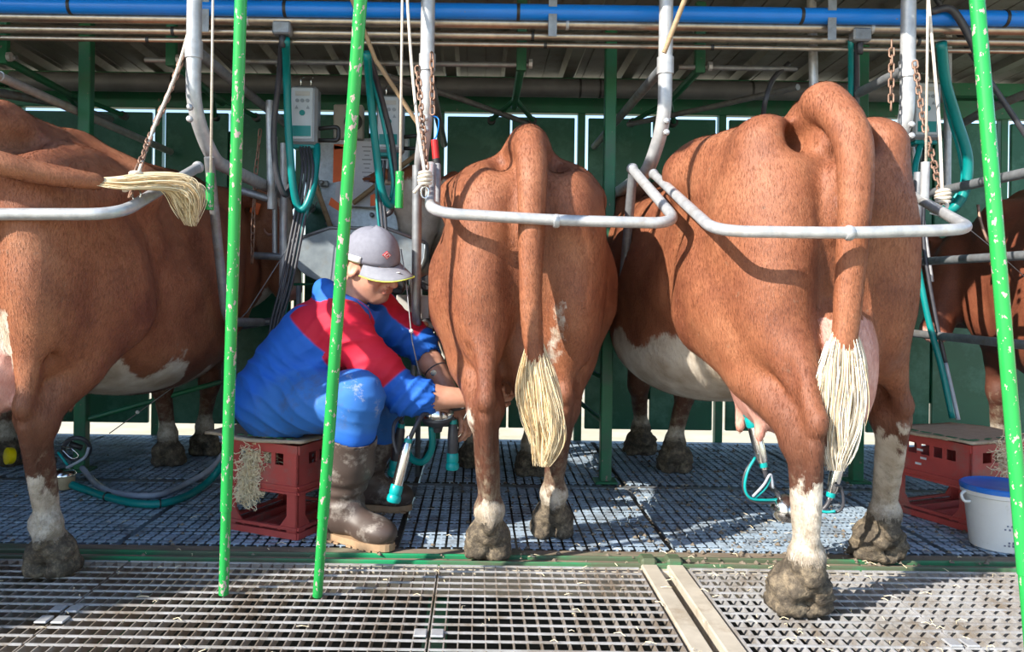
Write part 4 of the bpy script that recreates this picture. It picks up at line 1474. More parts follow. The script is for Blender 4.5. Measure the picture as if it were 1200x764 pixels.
rope_lift([P(248, -82, 2.86), P(236, -25, 2.85), P(210, 75, 2.75), P(180, 150, 2.58), P(162, 204, 2.30)], P(160, 210, 2.28), [P(160, 212, 2.28), P(150, 222, 2.25), P(144, 223, 2.25)],
          'pale lift rope knotted above the left rump rail')
rope_lift([P(473, -82, 2.86), P(476, -25, 2.85), P(482, 70, 2.75), P(490, 150, 2.58), P(498, 204, 2.46)], P(498, 209, 2.45), [P(497, 212, 2.45), P(490, 220, 2.43), P(485, 226, 2.43)],
          'pale lift rope knotted above the middle rump rail')
rope_lift([P(1081, -82, 2.86), P(1086, -25, 2.85), P(1096, 90, 2.75), P(1101, 150, 2.58), P(1104, 222, 2.46)], P(1105, 230, 2.45), [P(1105, 232, 2.45), P(1110, 240, 2.43), P(1108, 246, 2.43)],
          'pale lift rope knotted above the right rump rail')
for px, py, lab, m in ((247, 203, 'pull cord with chipped green handle by the left divider', 'pole_green'), (469, 201, 'pull cord with chipped green handle above the milker', 'pole_green'),
                       (1085, 190, 'pull cord with worn grey handle right of the largest cow', 'galv')):
    t = empty('pull_cord', P(px, py, 2.6))
    MB().tube([P(px + 4, -122, 2.62), P(px, py, 2.6)], 0.0042, 8).build('cord', 'rope', t, True)
    a, b_ = P(px - .5, py, 2.6), P(px - 1.5, py + 43, 2.6)
    MB().tube([a, b_], 0.0135, 12).build('handle', m, t, 'auto')
    tag(t, lab, 'pull cord')
# ------------------------------------------------------------------ the milker, seated on the crate
def skin_mat():
    m, nt, b = base_mat('skin')
    v = coords(nt)
    n = noise_n(nt, v, 22, 4, 0.6)
    r = ramp(nt, [(0.3, (0.50, 0.235, 0.155)), (0.7, (0.60, 0.31, 0.215))])
    nt.links.new(n, r.inputs[0])
    col = r.outputs[0]
    st = nd(nt, 'ShaderNodeAttribute', attribute_name='stubble').outputs['Fac']
    n2 = noise_n(nt, v, 420, 2, 0.5)
    f = math_n(nt, 'MULTIPLY', st, math_n(nt, 'ADD', math_n(nt, 'MULTIPLY', n2, 0.9), 0.05), True)
    col = mixc(nt, f, col, (0.10, 0.07, 0.06))
    li = nd(nt, 'ShaderNodeAttribute', attribute_name='lips').outputs['Fac']
    col = mixc(nt, li, col, (0.42, 0.13, 0.11))
    nt.links.new(col, b.inputs['Base Color'])
    b.inputs['Roughness'].default_value = 0.5
    b.inputs['Subsurface Weight'].default_value = 0.08
    b.inputs['Subsurface Radius'].default_value = (0.02, 0.008, 0.004)


def cloth_mat():
    m, nt, b = base_mat('coverall')
    v = coords(nt)
    def att(n):
        return nd(nt, 'ShaderNodeAttribute', attribute_name=n).outputs['Fac']
    n = noise_n(nt, v, 6, 4, 0.6)
    bl = ramp(nt, [(0.3, (0.008, 0.105, 0.50)), (0.7, (0.012, 0.14, 0.60))])
    nt.links.new(n, bl.inputs[0])
    rd = ramp(nt, [(0.3, (0.52, 0.006, 0.03)), (0.7, (0.62, 0.010, 0.042))])
    nt.links.new(n, rd.inputs[0])
    e = ramp(nt, [(0.496, 0.0), (0.504, 1.0)])
    nt.links.new(att('red'), e.inputs[0])
    col = mixc(nt, e.outputs[0], bl.outputs[0], rd.outputs[0])
    # washed-out trousers with stains
    tr = ramp(nt, [(0.0, 0.0), (1.0, 0.40)])
    nt.links.new(att('worn'), tr.inputs[0])
    col = mixc(nt, tr.outputs[0], col, (0.05, 0.19, 0.40))
    s = noise_n(nt, v, 17, 6, 0.75)
    sr_ = ramp(nt, [(0.56, 0.0), (0.72, 0.8)])
    nt.links.new(s, sr_.inputs[0])
    f = math_n(nt, 'MULTIPLY', sr_.outputs[0], att('stain'), True)
    col = mixc(nt, f, col, (0.46, 0.46, 0.48))
    s2 = noise_n(nt, v, 11, 5, 0.7)
    sr2 = ramp(nt, [(0.52, 0.0), (0.7, 0.6)])
    nt.links.new(s2, sr2.inputs[0])
    f2 = math_n(nt, 'MULTIPLY', sr2.outputs[0], att('worn'), True)
    col = mixc(nt, f2, col, (0.07, 0.09, 0.15))
    nt.links.new(col, b.inputs['Base Color'])
    b.inputs['Roughness'].default_value = 0.75
    wv = noise_n(nt, v, 240, 2, 0.5)
    bump(nt, b, wv, 0.12, 0.002)


skin_mat()
cloth_mat()
simple('boot', (0.082, 0.056, 0.046), (0.060, 0.042, 0.035), 0.5, 0.0, 9, 0.05, dirt=(0.38, 0.34, 0.30), dirt_at=0.60, dirt_scale=13)
simple('sole', (0.40, 0.26, 0.15), (0.30, 0.19, 0.11), 0.7, 0.0, 30, 0.2)
simple('cap_grey', (0.23, 0.235, 0.285), (0.19, 0.195, 0.24), 0.75, 0.0, 60)
simple('cap_brim', (0.27, 0.28, 0.325), (0.22, 0.23, 0.27), 0.7, 0.0, 60)
simple('cap_white', (0.78, 0.78, 0.76), None, 0.7)
simple('cap_red', (0.70, 0.02, 0.03), None, 0.6)
simple('lime', (0.62, 0.75, 0.10), None, 0.6)
simple('hair_brown', (0.055, 0.035, 0.022), (0.09, 0.06, 0.04), 0.6, 0.0, 90, 0.4)
simple('eye_white', (0.7, 0.66, 0.62), None, 0.2)

hipR, hipL = P(322, 478, 2.86), P(328, 470, 3.05)
knR, knL = P(418, 466, 2.665), P(447, 480, 3.10)
FOOT = {'R': (PF(386, 629), PF(458, 646)), 'L': (PF(414, 596), PF(481, 598))}
anR, anL = [a_ + (b_ - a_) * .24 + Vector((0, 0, .10)) for a_, b_ in (FOOT['R'], FOOT['L'])]
shR, shL = P(400, 382, 2.82), P(440, 366, 3.10)
elR, elL = P(474, 464, 2.79), P(492, 404, 3.07)
wrR, wrL = P(556, 467, 2.80), P(534, 472, 2.95)
neckB = P(402, 366, 2.95)
Hc = P(435, 310, 2.93)
fw = Vector((0.79, -0.48, -0.37)).normalized()
upv = Vector((0.20, -0.36, 0.91))
upv = (upv - fw * upv.dot(fw)).normalized()
rt = fw.cross(upv).normalized()


def H(f, u, s=0.0):
    return Hc + fw * f + upv * u + rt * s


HRm = Matrix((fw, rt, upv)).transposed().to_euler()
B = Field((-1.02, 2.45, 0.0), (0.22, 3.32, 1.16), 0.0043)
pelv = (hipR + hipL) / 2
chest = P(376, 402, 2.94)
# torso and legs of the body (under the clothes)
B.cone(pelv + Vector((0, 0, .03)), chest, 0.115, 0.125, 0.05)
B.cone(chest, neckB, 0.12, 0.06, 0.05)
for (hp_, kn, an, sh, el, wr) in ((hipR, knR, anR, shR, elR, wrR), (hipL, knL, anL, shL, elL, wrL)):
    B.cone(hp_, kn, 0.075, 0.052, 0.04)
    B.cone(kn, an, 0.052, 0.035, 0.03)
    ft = FOOT['R'] if an is anR else FOOT['L']
    B.cone(an, ft[0].lerp(ft[1], .7) + Vector((0, 0, .05)), 0.035, 0.028, 0.03)
    B.cone(chest, sh, 0.09, 0.055, 0.05)
    B.cone(sh, el, 0.050, 0.042, 0.03)
    B.cone(el, el.lerp(wr, .35), 0.043, 0.045, 0.02)
    B.cone(el.lerp(wr, .35), wr, 0.045, 0.029, 0.02)
# neck and head
B.cone(neckB, H(-0.035, -0.06), 0.068, 0.058, 0.03)
B.ell(H(-0.012, 0.03), (0.098, 0.076, 0.088), 0.02, HRm)
B.ell(H(0.030, -0.035), (0.060, 0.058, 0.080), 0.03, HRm)
for s in (-1, 1):
    B.cone(H(-0.012, -0.058, s * 0.050), H(0.060, -0.103, s * 0.018), 0.022, 0.022, 0.03)
    B.ell(H(0.064, -0.026, s * 0.038), (0.024, 0.022, 0.022), 0.02, HRm)
    B.ball(H(0.090, 0.006, s * 0.032), 0.013, 0.012, 'c')
    B.ball(H(0.079, 0.006, s * 0.032), 0.0135, 0.004)
    B.cone(H(0.091, 0.027, s * 0.012), H(0.078, 0.029, s * 0.048), 0.0085, 0.008, 0.012)
    B.ball(H(0.102, -0.034, s * 0.013), 0.0095, 0.008)
    B.ell(H(-0.015, -0.008, s * 0.078), (0.024, 0.010, 0.034), 0.008, HRm)
    B.ell(H(-0.010, -0.004, s * 0.087), (0.012, 0.006, 0.018), 0.006, HRm, 'c')
    B.cone(H(0.098, -0.030, s * 0.024), H(0.080, -0.066, s * 0.036), 0.003, 0.003, 0.014, 'c')
B.cone(H(0.088, 0.018), H(0.119, -0.026), 0.0095, 0.0120, 0.010)
B.ball(H(0.120, -0.031), 0.0128, 0.008)
B.ell(H(0.088, -0.062), (0.016, 0.028, 0.018), 0.015, HRm)
B.cone(H(0.101, -0.056, -0.018), H(0.101, -0.056, 0.018), 0.0055, 0.0055, 0.006)
B.cone(H(0.099, -0.068, -0.016), H(0.099, -0.068, 0.016), 0.0065, 0.0065, 0.006)
B.cone(H(0.108, -0.062, -0.026), H(0.108, -0.062, 0.0), 0.0035, 0.0035, 0.003, 'c')
B.cone(H(0.108, -0.062, 0.0), H(0.092, -0.057, 0.036), 0.0035, 0.0025, 0.003, 'c')
for s in (-1, 1):
    B.cone(H(0.104, -0.030, s * 0.020), H(0.083, -0.058, s * 0.041), 0.003, 0.003, 0.005, 'c')
    B.cone(H(0.096, 0.004, s * 0.018), H(0.080, 0.003, s * 0.047), 0.0025, 0.002, 0.003, 'c')
B.ell(H(0.078, -0.096), (0.019, 0.022, 0.018), 0.02, HRm)


def hand(F, wr, fwd, up, side, curl, thumb=1, spread=1.0):
    """palm from the wrist along fwd; palm normal is -up; thumb leaves on +side"""
    fwd, up = Vector(fwd).normalized(), Vector(up)
    up = (up - fwd * up.dot(fwd)).normalized()
    sd = fwd.cross(up).normalized() * side
    def Q(f, u, s):
        return wr + fwd * f + up * u + sd * s
    for k in range(4):
        s = (1.5 - k) * 0.021
        F.cone(Q(-0.005, 0, s * .5), Q(0.088 - 0.004 * abs(k - 1), 0.003, s), 0.017, 0.0125, 0.012)
    F.cone(Q(0.01, -0.006, 0.012), Q(0.05, -0.010, 0.034), 0.018, 0.016, 0.012)
    ln = (0.9, 1.0, 0.94, 0.76)
    for k in range(4):
        s = (1.5 - k) * 0.021
        p = Q(0.088 - 0.004 * abs(k - 1), 0.003, s)
        a = 0.0
        r = 0.0108 if k < 3 else 0.0095
        for j, (L, c) in enumerate(((0.044, curl[0]), (0.027, curl[1]), (0.022, curl[2]))):
            a += c
            q = p + (fwd * math.cos(a) - up * math.sin(a)) * L * ln[k] + sd * (0.003 * (1.5 - k) * spread)
            F.cone(p, q, r, r - 0.001, 0.004)
            p, r = q, r - 0.001
    t0, t1, t2 = Q(0.03, -0.008, 0.030), Q(0.062, -0.022, 0.052), Q(0.092, -0.034, 0.044)
    F.cone(t0, t1, 0.0145, 0.0115, 0.010)
    F.cone(t1, t2, 0.0115, 0.0095, 0.004)


hand(B, wrR, (0.95, 0.10, 0.06), (0.1, -0.9, -0.35), -1, (0.25, 0.75, 0.55))
hand(B, wrL, (0.35, -0.42, -0.55), (0.55, -0.1, 0.8), 1, (0.55, 0.8, 0.6))
V, Q = B.mesh()
loc = np.stack([(V - np.array(Hc)) @ np.array(a) for a in (fw, upv, rt)], 1)
f_, u_, s_ = loc[:, 0], loc[:, 1], loc[:, 2]
isH = (np.abs(f_) < .16) & (np.abs(s_) < .11) & (u_ > -.15)
stub = np.clip((-0.045 - u_ + 0.25 * np.clip(0.03 - f_, 0, .06) * 2) / 0.02, 0, 1) * np.clip((f_ + 0.03) / 0.02, 0, 1) * isH
stub = np.maximum(stub * np.clip(1.2 - np.abs(f_ - .1) * 0, 0, 1), 0) * 0.45
stub *= 1 - np.clip(1 - np.sqrt(((f_ - .06) / .03) ** 2 + ((u_ + .04) / .022) ** 2), 0, 1)
lips = (np.abs(u_ + 0.062) < 0.010) & (np.abs(s_) < 0.026) & (f_ > 0.09) & isH
person = np_mesh('person', V, Q, 'skin', None, {'stubble': stub, 'lips': lips.astype(float) * .6}, relax=2)
tag(person, 'man in blue and red coverall and grey cap, seated, reaching under the middle cow', 'person')
for s in (-1, 1):
    e = MB().ball(H(0.0815, 0.006, s * 0.032), 0.0115, 12, 8).build('eye', 'eye_white', person, True)
    MB().ball(H(0.0895, 0.005, s * 0.032), 0.0052, 10, 6).build('iris', 'eye', e, True)
for s in (-1, 1):
    MB().tube(spline([H(0.098, 0.030, s * 0.012), H(0.096, 0.034, s * 0.030), H(0.083, 0.030, s * 0.050)], 4), [0.004] * 8 + [0.002], 6).build('eyebrow', 'hair_brown', person, True)
# hair: a close layer below the cap at the temples and nape
HF = Field(tuple(Hc - Vector((.16, .16, .16))), tuple(Hc + Vector((.16, .16, .16))), 0.0045)
HF.ell(H(-0.018, 0.014), (0.098, 0.0825, 0.088), 0.01, HRm)
HF.ell(H(0.100, -0.03), (0.072, 0.15, 0.10), 0.010, HRm, 'c')
HF.ell(H(-0.012, -0.012, 0.08), (0.030, 0.03, 0.040), 0.008, HRm, 'c')
HF.ell(H(-0.012, -0.012, -0.08), (0.030, 0.03, 0.040), 0.008, HRm, 'c')
HV, HQ = HF.mesh()
np_mesh('hair', HV, HQ, 'hair_brown', person)

# --- cap
cap = MB()
NU, NV = 36, 12
crown_c = H(-0.012, 0.036)
vs_, fs_ = [], []
for j in range(NV + 1):
    t = j / NV * math.pi / 2
    for i in range(NU):
        a = 2 * math.pi * i / NU
        ca = math.cos(a)
        rf_ = 0.112 + 0.004 * ca
        hgt = 0.100 + 0.010 * max(ca, 0)
        rr = max(math.cos(t), 0) ** 0.86
        seam = 1 - 0.012 * (abs(math.sin(3 * a)) < 0.12)
        q = crown_c + fw * (rf_ * ca * rr * seam) + rt * (0.089 * math.sin(a) * rr * seam) + upv * (math.sin(t) * hgt * seam - 0.012 * (1 - ca) * (1 - j / NV))
        vs_.append(q)
for j in range(NV):
    for i in range(NU):
        k = (i + 1) % NU
        fs_.append((j * NU + i, j * NU + k, (j + 1) * NU + k, (j + 1) * NU + i))
capo = cap.add(vs_, fs_).build('cap', 'cap_grey', person, True)
sol = capo.modifiers.new('thick', 'SOLIDIFY')
sol.thickness = 0.003
MB().ball(crown_c + upv * 0.101, (0.008, 0.008, 0.005), 10, 6).build('button', 'cap_grey', capo, True)
br = MB()
vs_, fs_ = [], []
NB, MBR = 22, 7
for j in range(MBR + 1):
    t = j / MBR
    for i in range(NB + 1):
        a = (i / NB - 0.5) * 2.36
        base = crown_c + fw * (0.113 * math.cos(a)) + rt * (0.088 * math.sin(a)) - upv * (0.001 + 0.012 * (1 - math.cos(a)))
        ext = 0.080 * max(0.0, 1 - (abs(a) / 1.18) ** 3.2) ** 0.6
        q = base + fw * ext * t + rt * (0.012 * math.sin(a) * t) - upv * (0.006 * t + 0.010 * t * t + 0.030 * t * math.sin(a) ** 2)
        vs_.append(q)
for j in range(MBR):
    for i in range(NB):
        b0 = j * (NB + 1) + i
        fs_.append((b0, b0 + 1, b0 + NB + 2, b0 + NB + 1))
bro = br.add(vs_, fs_).build('brim', 'cap_brim', capo, True)
sol = bro.modifiers.new('thick', 'SOLIDIFY')
sol.thickness = 0.004
edge = vs_[MBR * (NB + 1):]
MB().tube(edge, 0.0022, 6).build('piping', 'lime', capo, True)
MB().tube([vs_[i] + upv * .004 for i in range(0, NB + 1)], 0.0016, 5).build('seam', 'rubber', capo, True)
for k in range(6):
    aa = k * math.pi / 3 + 0.02
    q = []
    for j in range(NV):
        t = j / NV * math.pi / 2
        ca = math.cos(aa)
        rr = max(math.cos(t), 0) ** 0.86
        q.append(crown_c + fw * ((0.112 + 0.004 * ca) * ca * rr * .997) + rt * (0.089 * math.sin(aa) * rr * .997) + upv * (math.sin(t) * (0.100 + 0.010 * max(ca, 0)) * .997 - 0.012 * (1 - ca) * (1 - j / NV)))
    MB().tube(q, 0.0012, 5).build('seam', 'box_grey', capo, True)
# white side panel near the ear with lime edge
sp, sf = [], []
for j in range(4):
    for i in range(9):
        a = math.radians(72 + i * 8.5)
        h0 = 0.001 + j * 0.008 * (1 - 0.02 * i)
        sp.append(crown_c + fw * (0.1150 * math.cos(a)) + rt * (0.0935 * math.sin(a)) + upv * (h0 - 0.012 * (1 - math.cos(a))))
for j in range(3):
    for i in range(8):
        sf.append((j * 9 + i, j * 9 + i + 1, j * 9 + i + 10, j * 9 + i + 9))
so = MB().add(sp, sf).build('side_panel', 'cap_white', capo, True)
so.modifiers.new('thick', 'SOLIDIFY').thickness = 0.002
MB().tube([p + upv * .0 for p in sp[:9]], 0.0018, 6).build('piping', 'lime', capo, True)
# emblem on the front: white diamond edged in red with a red roundel
a = 0.40
n_ = (fw * math.cos(a) + rt * math.sin(a) + upv * 0.30).normalized()
ex = (upv.cross(n_)).normalized()
ey = n_.cross(ex).normalized()
ec = crown_c + fw * (0.1165 * math.cos(a) * .965) + rt * (0.093 * math.sin(a) * .965) + upv * 0.042
for sc, mt, dz in ((0.0165, 'cap_red', 0.0), (0.0135, 'cap_white', 0.0012)):
    q = [ec + n_ * dz + ex * sc * x + ey * sc * y for x, y in ((1, 0), (0, .85), (-1, 0), (0, -.85))]
    MB().add(q + [p - n_ * .006 for p in q], [(0, 1, 2, 3), (7, 6, 5, 4), (0, 4, 5, 1), (1, 5, 6, 2), (2, 6, 7, 3), (3, 7, 4, 0)]).build('emblem', mt, capo)
MB().lathe([(0.0075, -0.004), (0.0075, 0.0022)], ec, n_, 14).build('emblem', 'cap_red', capo)
MB().box(ec + n_ * 0.0024, (0.011, 0.003, 0.001), Matrix((ex, ey, n_)).transposed() @ Matrix.Rotation(0.6, 3, 'Z')).build('emblem', 'cap_white', capo)
# light print on the brim
pb = vs_[4 * (NB + 1) + 13] + upv * 0.003
MB().ball(pb, (0.008, 0.005, 0.002), 10, 6).build('brim_print', 'cap_white', capo, True)

# --- coverall
C = Field((-1.06, 2.42, 0.10), (0.06, 3.38, 1.0), 0.0068)
C.ell(pelv + Vector((-0.01, 0, 0.03)), (0.155, 0.20, 0.135), 0.05)
C.ell(pelv.lerp(chest, .5) + Vector((-0.02, 0, 0.01)), (0.155, 0.19, 0.17), 0.06, (0, 0.5, 0))
C.ell(chest + Vector((-0.01, 0, 0.005)), (0.15, 0.195, 0.17), 0.05, (0, 0.6, 0))
C.cone(chest, neckB + Vector((-.01, 0, 0)), 0.13, 0.085, 0.05)
C.cone(shR.lerp(shL, .15), shR.lerp(shL, .85), 0.075, 0.075, 0.05)
for (hp_, kn, an, sh, el, wr, top) in ((hipR, knR, anR, shR, elR, wrR, 0.455), (hipL, knL, anL, shL, elL, wrL, 0.40)):
    C.cone(hp_ + Vector((0, 0, .0)), hp_.lerp(kn, .55), 0.115, 0.100, 0.05)
    C.cone(hp_.lerp(kn, .55), kn, 0.104, 0.088, 0.04)
    C.cone(kn, kn.lerp(an, .28), 0.088, 0.082, 0.03)
    C.cone(chest + Vector((0.03, 0, 0.03)), sh, 0.10, 0.085, 0.05)
    C.cone(sh, sh.lerp(el, .6), 0.082, 0.072, 0.04)
    C.cone(sh.lerp(el, .6), el, 0.072, 0.068, 0.03)
# bunched cuffs
C.cone(elR, elR.lerp(wrR, .22), 0.070, 0.064, 0.02)
C.cone(elR.lerp(wrR, .22), elR.lerp(wrR, .40), 0.066, 0.050, 0.015)
C.cone(elL, elL.lerp(wrL, .18), 0.064, 0.056, 0.02)
# hollow the cuffs so that the forearm leaves a sleeve
C.cone(elR.lerp(wrR, .38), elR.lerp(wrR, .60), 0.044, 0.05, 0.006, 'c')
C.cone(elL.lerp(wrL, .16), elL.lerp(wrL, .40), 0.048, 0.05, 0.006, 'c')
# collar
NB = neckB + Vector((-0.01, 0, 0.035))
C.cone(NB + Vector((-0.055, -0.02, 0.045)), NB + Vector((-0.03, -0.075, 0.03)), 0.040, 0.038, 0.03)
C.cone(NB + Vector((-0.03, -0.075, 0.03)), NB + Vector((0.075, -0.085, -0.045)), 0.036, 0.026, 0.03)
C.cone(NB + Vector((-0.03, 0.075, 0.03)), NB + Vector((0.075, 0.085, -0.045)), 0.036, 0.026, 0.03)
C.cone(NB + Vector((-0.055, -0.02, 0.045)), NB + Vector((-0.03, 0.075, 0.03)), 0.040, 0.036, 0.03)
C.cone(H(0.0, -0.05), H(0.02, -0.13), 0.055, 0.05, 0.02, 'c')
V, Q = C.mesh()
for it in range(1):
    N = vert_normals(V, Q)
    x, y, z = V[:, 0], V[:, 1], V[:, 2]
    # folds that run across the bends
    def folds(p, d, freq, rad, amp, seed):
        r = np.linalg.norm(V - np.array(p), axis=1)
        t = (V - np.array(p)) @ np.array(Vector(d).normalized())
        wv = np.sin(t * freq + 2.2 * bumps(x, y, z, 11, seed))
        return amp * np.exp(-(r / rad) ** 2) * (1 - np.abs(wv)) ** 1.5
    dsp = 0.0040 * bumps(x, y, z, 13, 1) + 0.002 * bumps(x, y, z, 30, 4)
    dsp += folds(hipR + Vector((0.06, -.08, 0.05)), (0.5, 0, 0.8), 62, 0.16, 0.012, 1)
    dsp += folds(elR, (0.7, -.2, -0.5), 75, 0.13, 0.012, 2)
    dsp += folds(shR + Vector((0.02, -.05, -.08)), (0.3, 0.1, -1), 58, 0.15, 0.011, 3)
    dsp += folds(pelv + Vector((-0.08, -.15, 0.16)), (0.6, 0, 0.8), 48, 0.16, 0.011, 4)
    dsp += folds(knR, (0.2, 0, 1), 60, 0.10, 0.007, 5)
    dsp += folds(elL, (0.6, -.2, -0.7), 75, 0.12, 0.012, 6)
    dsp += folds(shL + Vector((0.08, -.05, -.1)), (0.5, 0.1, -1), 58, 0.13, 0.011, 8)
    cuff, _ = seg_dist(V, elR.lerp(wrR, .16), elR.lerp(wrR, .40))
    tt = (V - np.array(elR)) @ np.array((wrR - elR).normalized())
    ang = np.arctan2(V[:, 1] - elR.y, V[:, 2] - elR.z)
    dsp += np.where((cuff < 0.09) & (tt > .05), 0.0018 * np.sin(ang * 17 + 2 * bumps(x, y, z, 15, 3)), 0)
    V = V + N * (dsp - 0.004)[:, None]
    V += 0
VV = V
dR, tR = seg_dist(VV, shR, elR)
dL, tL = seg_dist(VV, shL, elL)
dB, _ = seg_dist(VV, P(352, 372, 2.78), P(398, 372, 2.74))
dB2, _ = seg_dist(VV, P(362, 366, 2.95), P(392, 352, 2.86))
pR = (VV - np.array(shR)) @ np.array((elR - shR).normalized())
red = np.maximum(np.minimum(0.125 - dR, (elR - shR).length * 0.80 - pR), np.maximum(0.075 - dB, 0.075 - dB2))
# lower edge of the red yoke slants down across the ribs
pl = (VV - np.array(P(352, 384, 2.78))) @ np.array(Vector((0.66, 0, 0.75)).normalized())
red = np.where(tR < 0.12, np.minimum(red, pl + 0.004), red)
far = VV[:, 1] > 2.965
dLs, tLs = seg_dist(VV, shL + Vector((0.04, -.05, .05)), elL + Vector((0.05, -0.04, 0.05)))
pL = (VV - np.array(shL)) @ np.array((elL - shL).normalized())
red = np.where(far, np.minimum(0.050 - dLs, (elL - shL).length * .92 - pL), red)
hl = np.stack([(VV - np.array(Hc)) @ np.array(a_) for a_ in (fw, upv, rt)], 1)
dcol = np.minimum(seg_dist(VV, NB + Vector((-0.055, -0.02, 0.045)), NB + Vector((-0.03, -0.075, 0.03)))[0], seg_dist(VV, NB + Vector((-0.03, -0.075, 0.03)), NB + Vector((0.075, -0.085, -0.045)))[0] + 0.006)
red = np.where(dcol < 0.052, -0.1, red)
dtR, _ = seg_dist(VV, hipR, knR)
dtL, _ = seg_dist(VV, hipL, knL)
leg = np.minimum(dtR, dtL)
torso, _ = seg_dist(VV, pelv + Vector((-.05, 0, .12)), chest)
worn = np.clip((0.135 - leg) / 0.02, 0, 1) * np.clip((torso - 0.10) / 0.05, 0, 1) * np.clip((0.60 - VV[:, 2]) / .03, 0, 1) * (tR * 0 + 1)
worn *= (dR > 0.11)
stain = (dR > 0.125) * np.clip(1.3 - np.linalg.norm(VV - np.array(knR + Vector((0.03, -.04, .03))), axis=1) / 0.13, 0, 1) + 0.12 * worn
V[:, 2] = np.where((V[:, 0] < -0.60) & (V[:, 2] < 0.345), 0.340 + (V[:, 2] - 0.345) * 0.05, V[:, 2])
cov = np_mesh('coverall', V, Q, 'coverall', person, {'red': red + 0.5, 'worn': worn, 'stain': stain}, relax=1)
cov['label'] = 'blue coverall with red shoulders and sleeves'
# zip pull and pocket seam
MB().tube([H(0.045, -0.135, 0.03), H(0.05, -0.165, 0.03)], 0.003, 6).build('zip', 'chrome', cov, True)

# --- rubber boots
for (kn, an, heel, toe, ztop) in ((knR, anR, *FOOT['R'], 0.40), (knL, anL, *FOOT['L'], 0.385)):
    d = (toe - heel)
    L = d.length
    d.normalize()
    sd = Vector((-d.y, d.x, 0))
    FB = Field((min(heel.x, toe.x) - .2, min(heel.y, toe.y) - .2, 0.0), (max(heel.x, toe.x) + .2, max(heel.y, toe.y) + .25, 0.52), 0.0068)
    def at(f, u, s=0.0):
        return heel + d * f * L + sd * s + Vector((0, 0, u))
    top = kn.lerp(an, .22)
    top = Vector((top.x, top.y, ztop))
    ank = at(0.24, 0.15)
    FB.cone(ank, ank.lerp(top, .45), 0.056, 0.080, 0.03)
    FB.cone(ank.lerp(top, .45), top, 0.080, 0.086, 0.03)
    FB.cone(at(0.18, 0.07), ank, 0.050, 0.054, 0.03)
    FB.cone(at(0.22, 0.09), at(0.62, 0.062), 0.056, 0.048, 0.04)
    FB.ell(at(0.74, 0.052), (0.30 * L, 0.052, 0.042), 0.03, (0, 0, math.atan2(d.y, d.x)))
    FB.ell(at(0.80, 0.060), (0.21 * L, 0.048, 0.036), 0.03, (0, 0, math.atan2(d.y, d.x)))
    ax = (top - ank).normalized()
    FB.cone(top + ax * 0.035, top + ax * 0.14, 0.105, 0.115, 0.006, 'c')
    FB.cone(top - ax * 0.05, top + ax * 0.1, 0.074, 0.076, 0.005, 'c')
    V, Q = FB.mesh()
    N = vert_normals(V, Q)
    x, y, z = V.T
    V = V + N * (0.0035 * bumps(x, y, z, 18, 2) + 0.004 * np.sin(z * 120 + 3 * bumps(x, y, z, 10, 1)) * np.exp(-((z - .16) / .06) ** 2))[:, None]
    bt = np_mesh('boot', V, Q, 'boot', person, relax=1)
    bt['label'] = 'muddy brown rubber boot'
    ol = []
    for i in range(28):
        a = 2 * math.pi * i / 28
        c_, s2 = math.cos(a), math.sin(a)
        f = 0.5 + 0.53 * math.copysign(abs(c_) ** 0.8, c_)
        w = (0.052 if f > .55 else 0.042 + 0.010 * abs(f - .3)) * (1.0 if f < .85 else .96)
        p = at(f, 0.0, math.copysign(abs(s2) ** 0.8, s2) * w)
        ol.append(p)
    n = len(ol)
    vs_ = [p + Vector((0, 0, 0.003)) for p in ol] + [p + Vector((0, 0, 0.026)) for p in ol]
    MB().add(vs_, [tuple(range(n))[::-1], tuple(range(n, 2 * n))] + [(i, (i + 1) % n, (i + 1) % n + n, i + n) for i in range(n)]).build('sole', 'sole', bt)
    for k in range(9):
        if k == 3:
            continue
        for s in (-1, 1):
            MB().box(at(0.06 + k * 0.105, 0.003, s * 0.040), (0.02, 0.02, 0.006), (0, 0, math.atan2(d.y, d.x))).build('tread', 'sole', bt)
# wrist strap on the left arm
wc = elL.lerp(wrL, .45)
wa = (wrL - elL).normalized()
u = wa.orthogonal().normalized()
w_ = wa.cross(u)
ring = [wc + (u * math.cos(a) + w_ * math.sin(a)) * 0.0435 for a in [2 * math.pi * i / 20 for i in range(20)]]
MB().tube(ring, 0.0035, 6, False, True).build('wristband', 'rubber', person, True)
MB().lathe([(0.011, -.004), (0.011, .004)], wc + Vector((-.005, -0.045, -.005)), (0, -1, 0), 12).build('watch', 'chrome', person, 'auto')
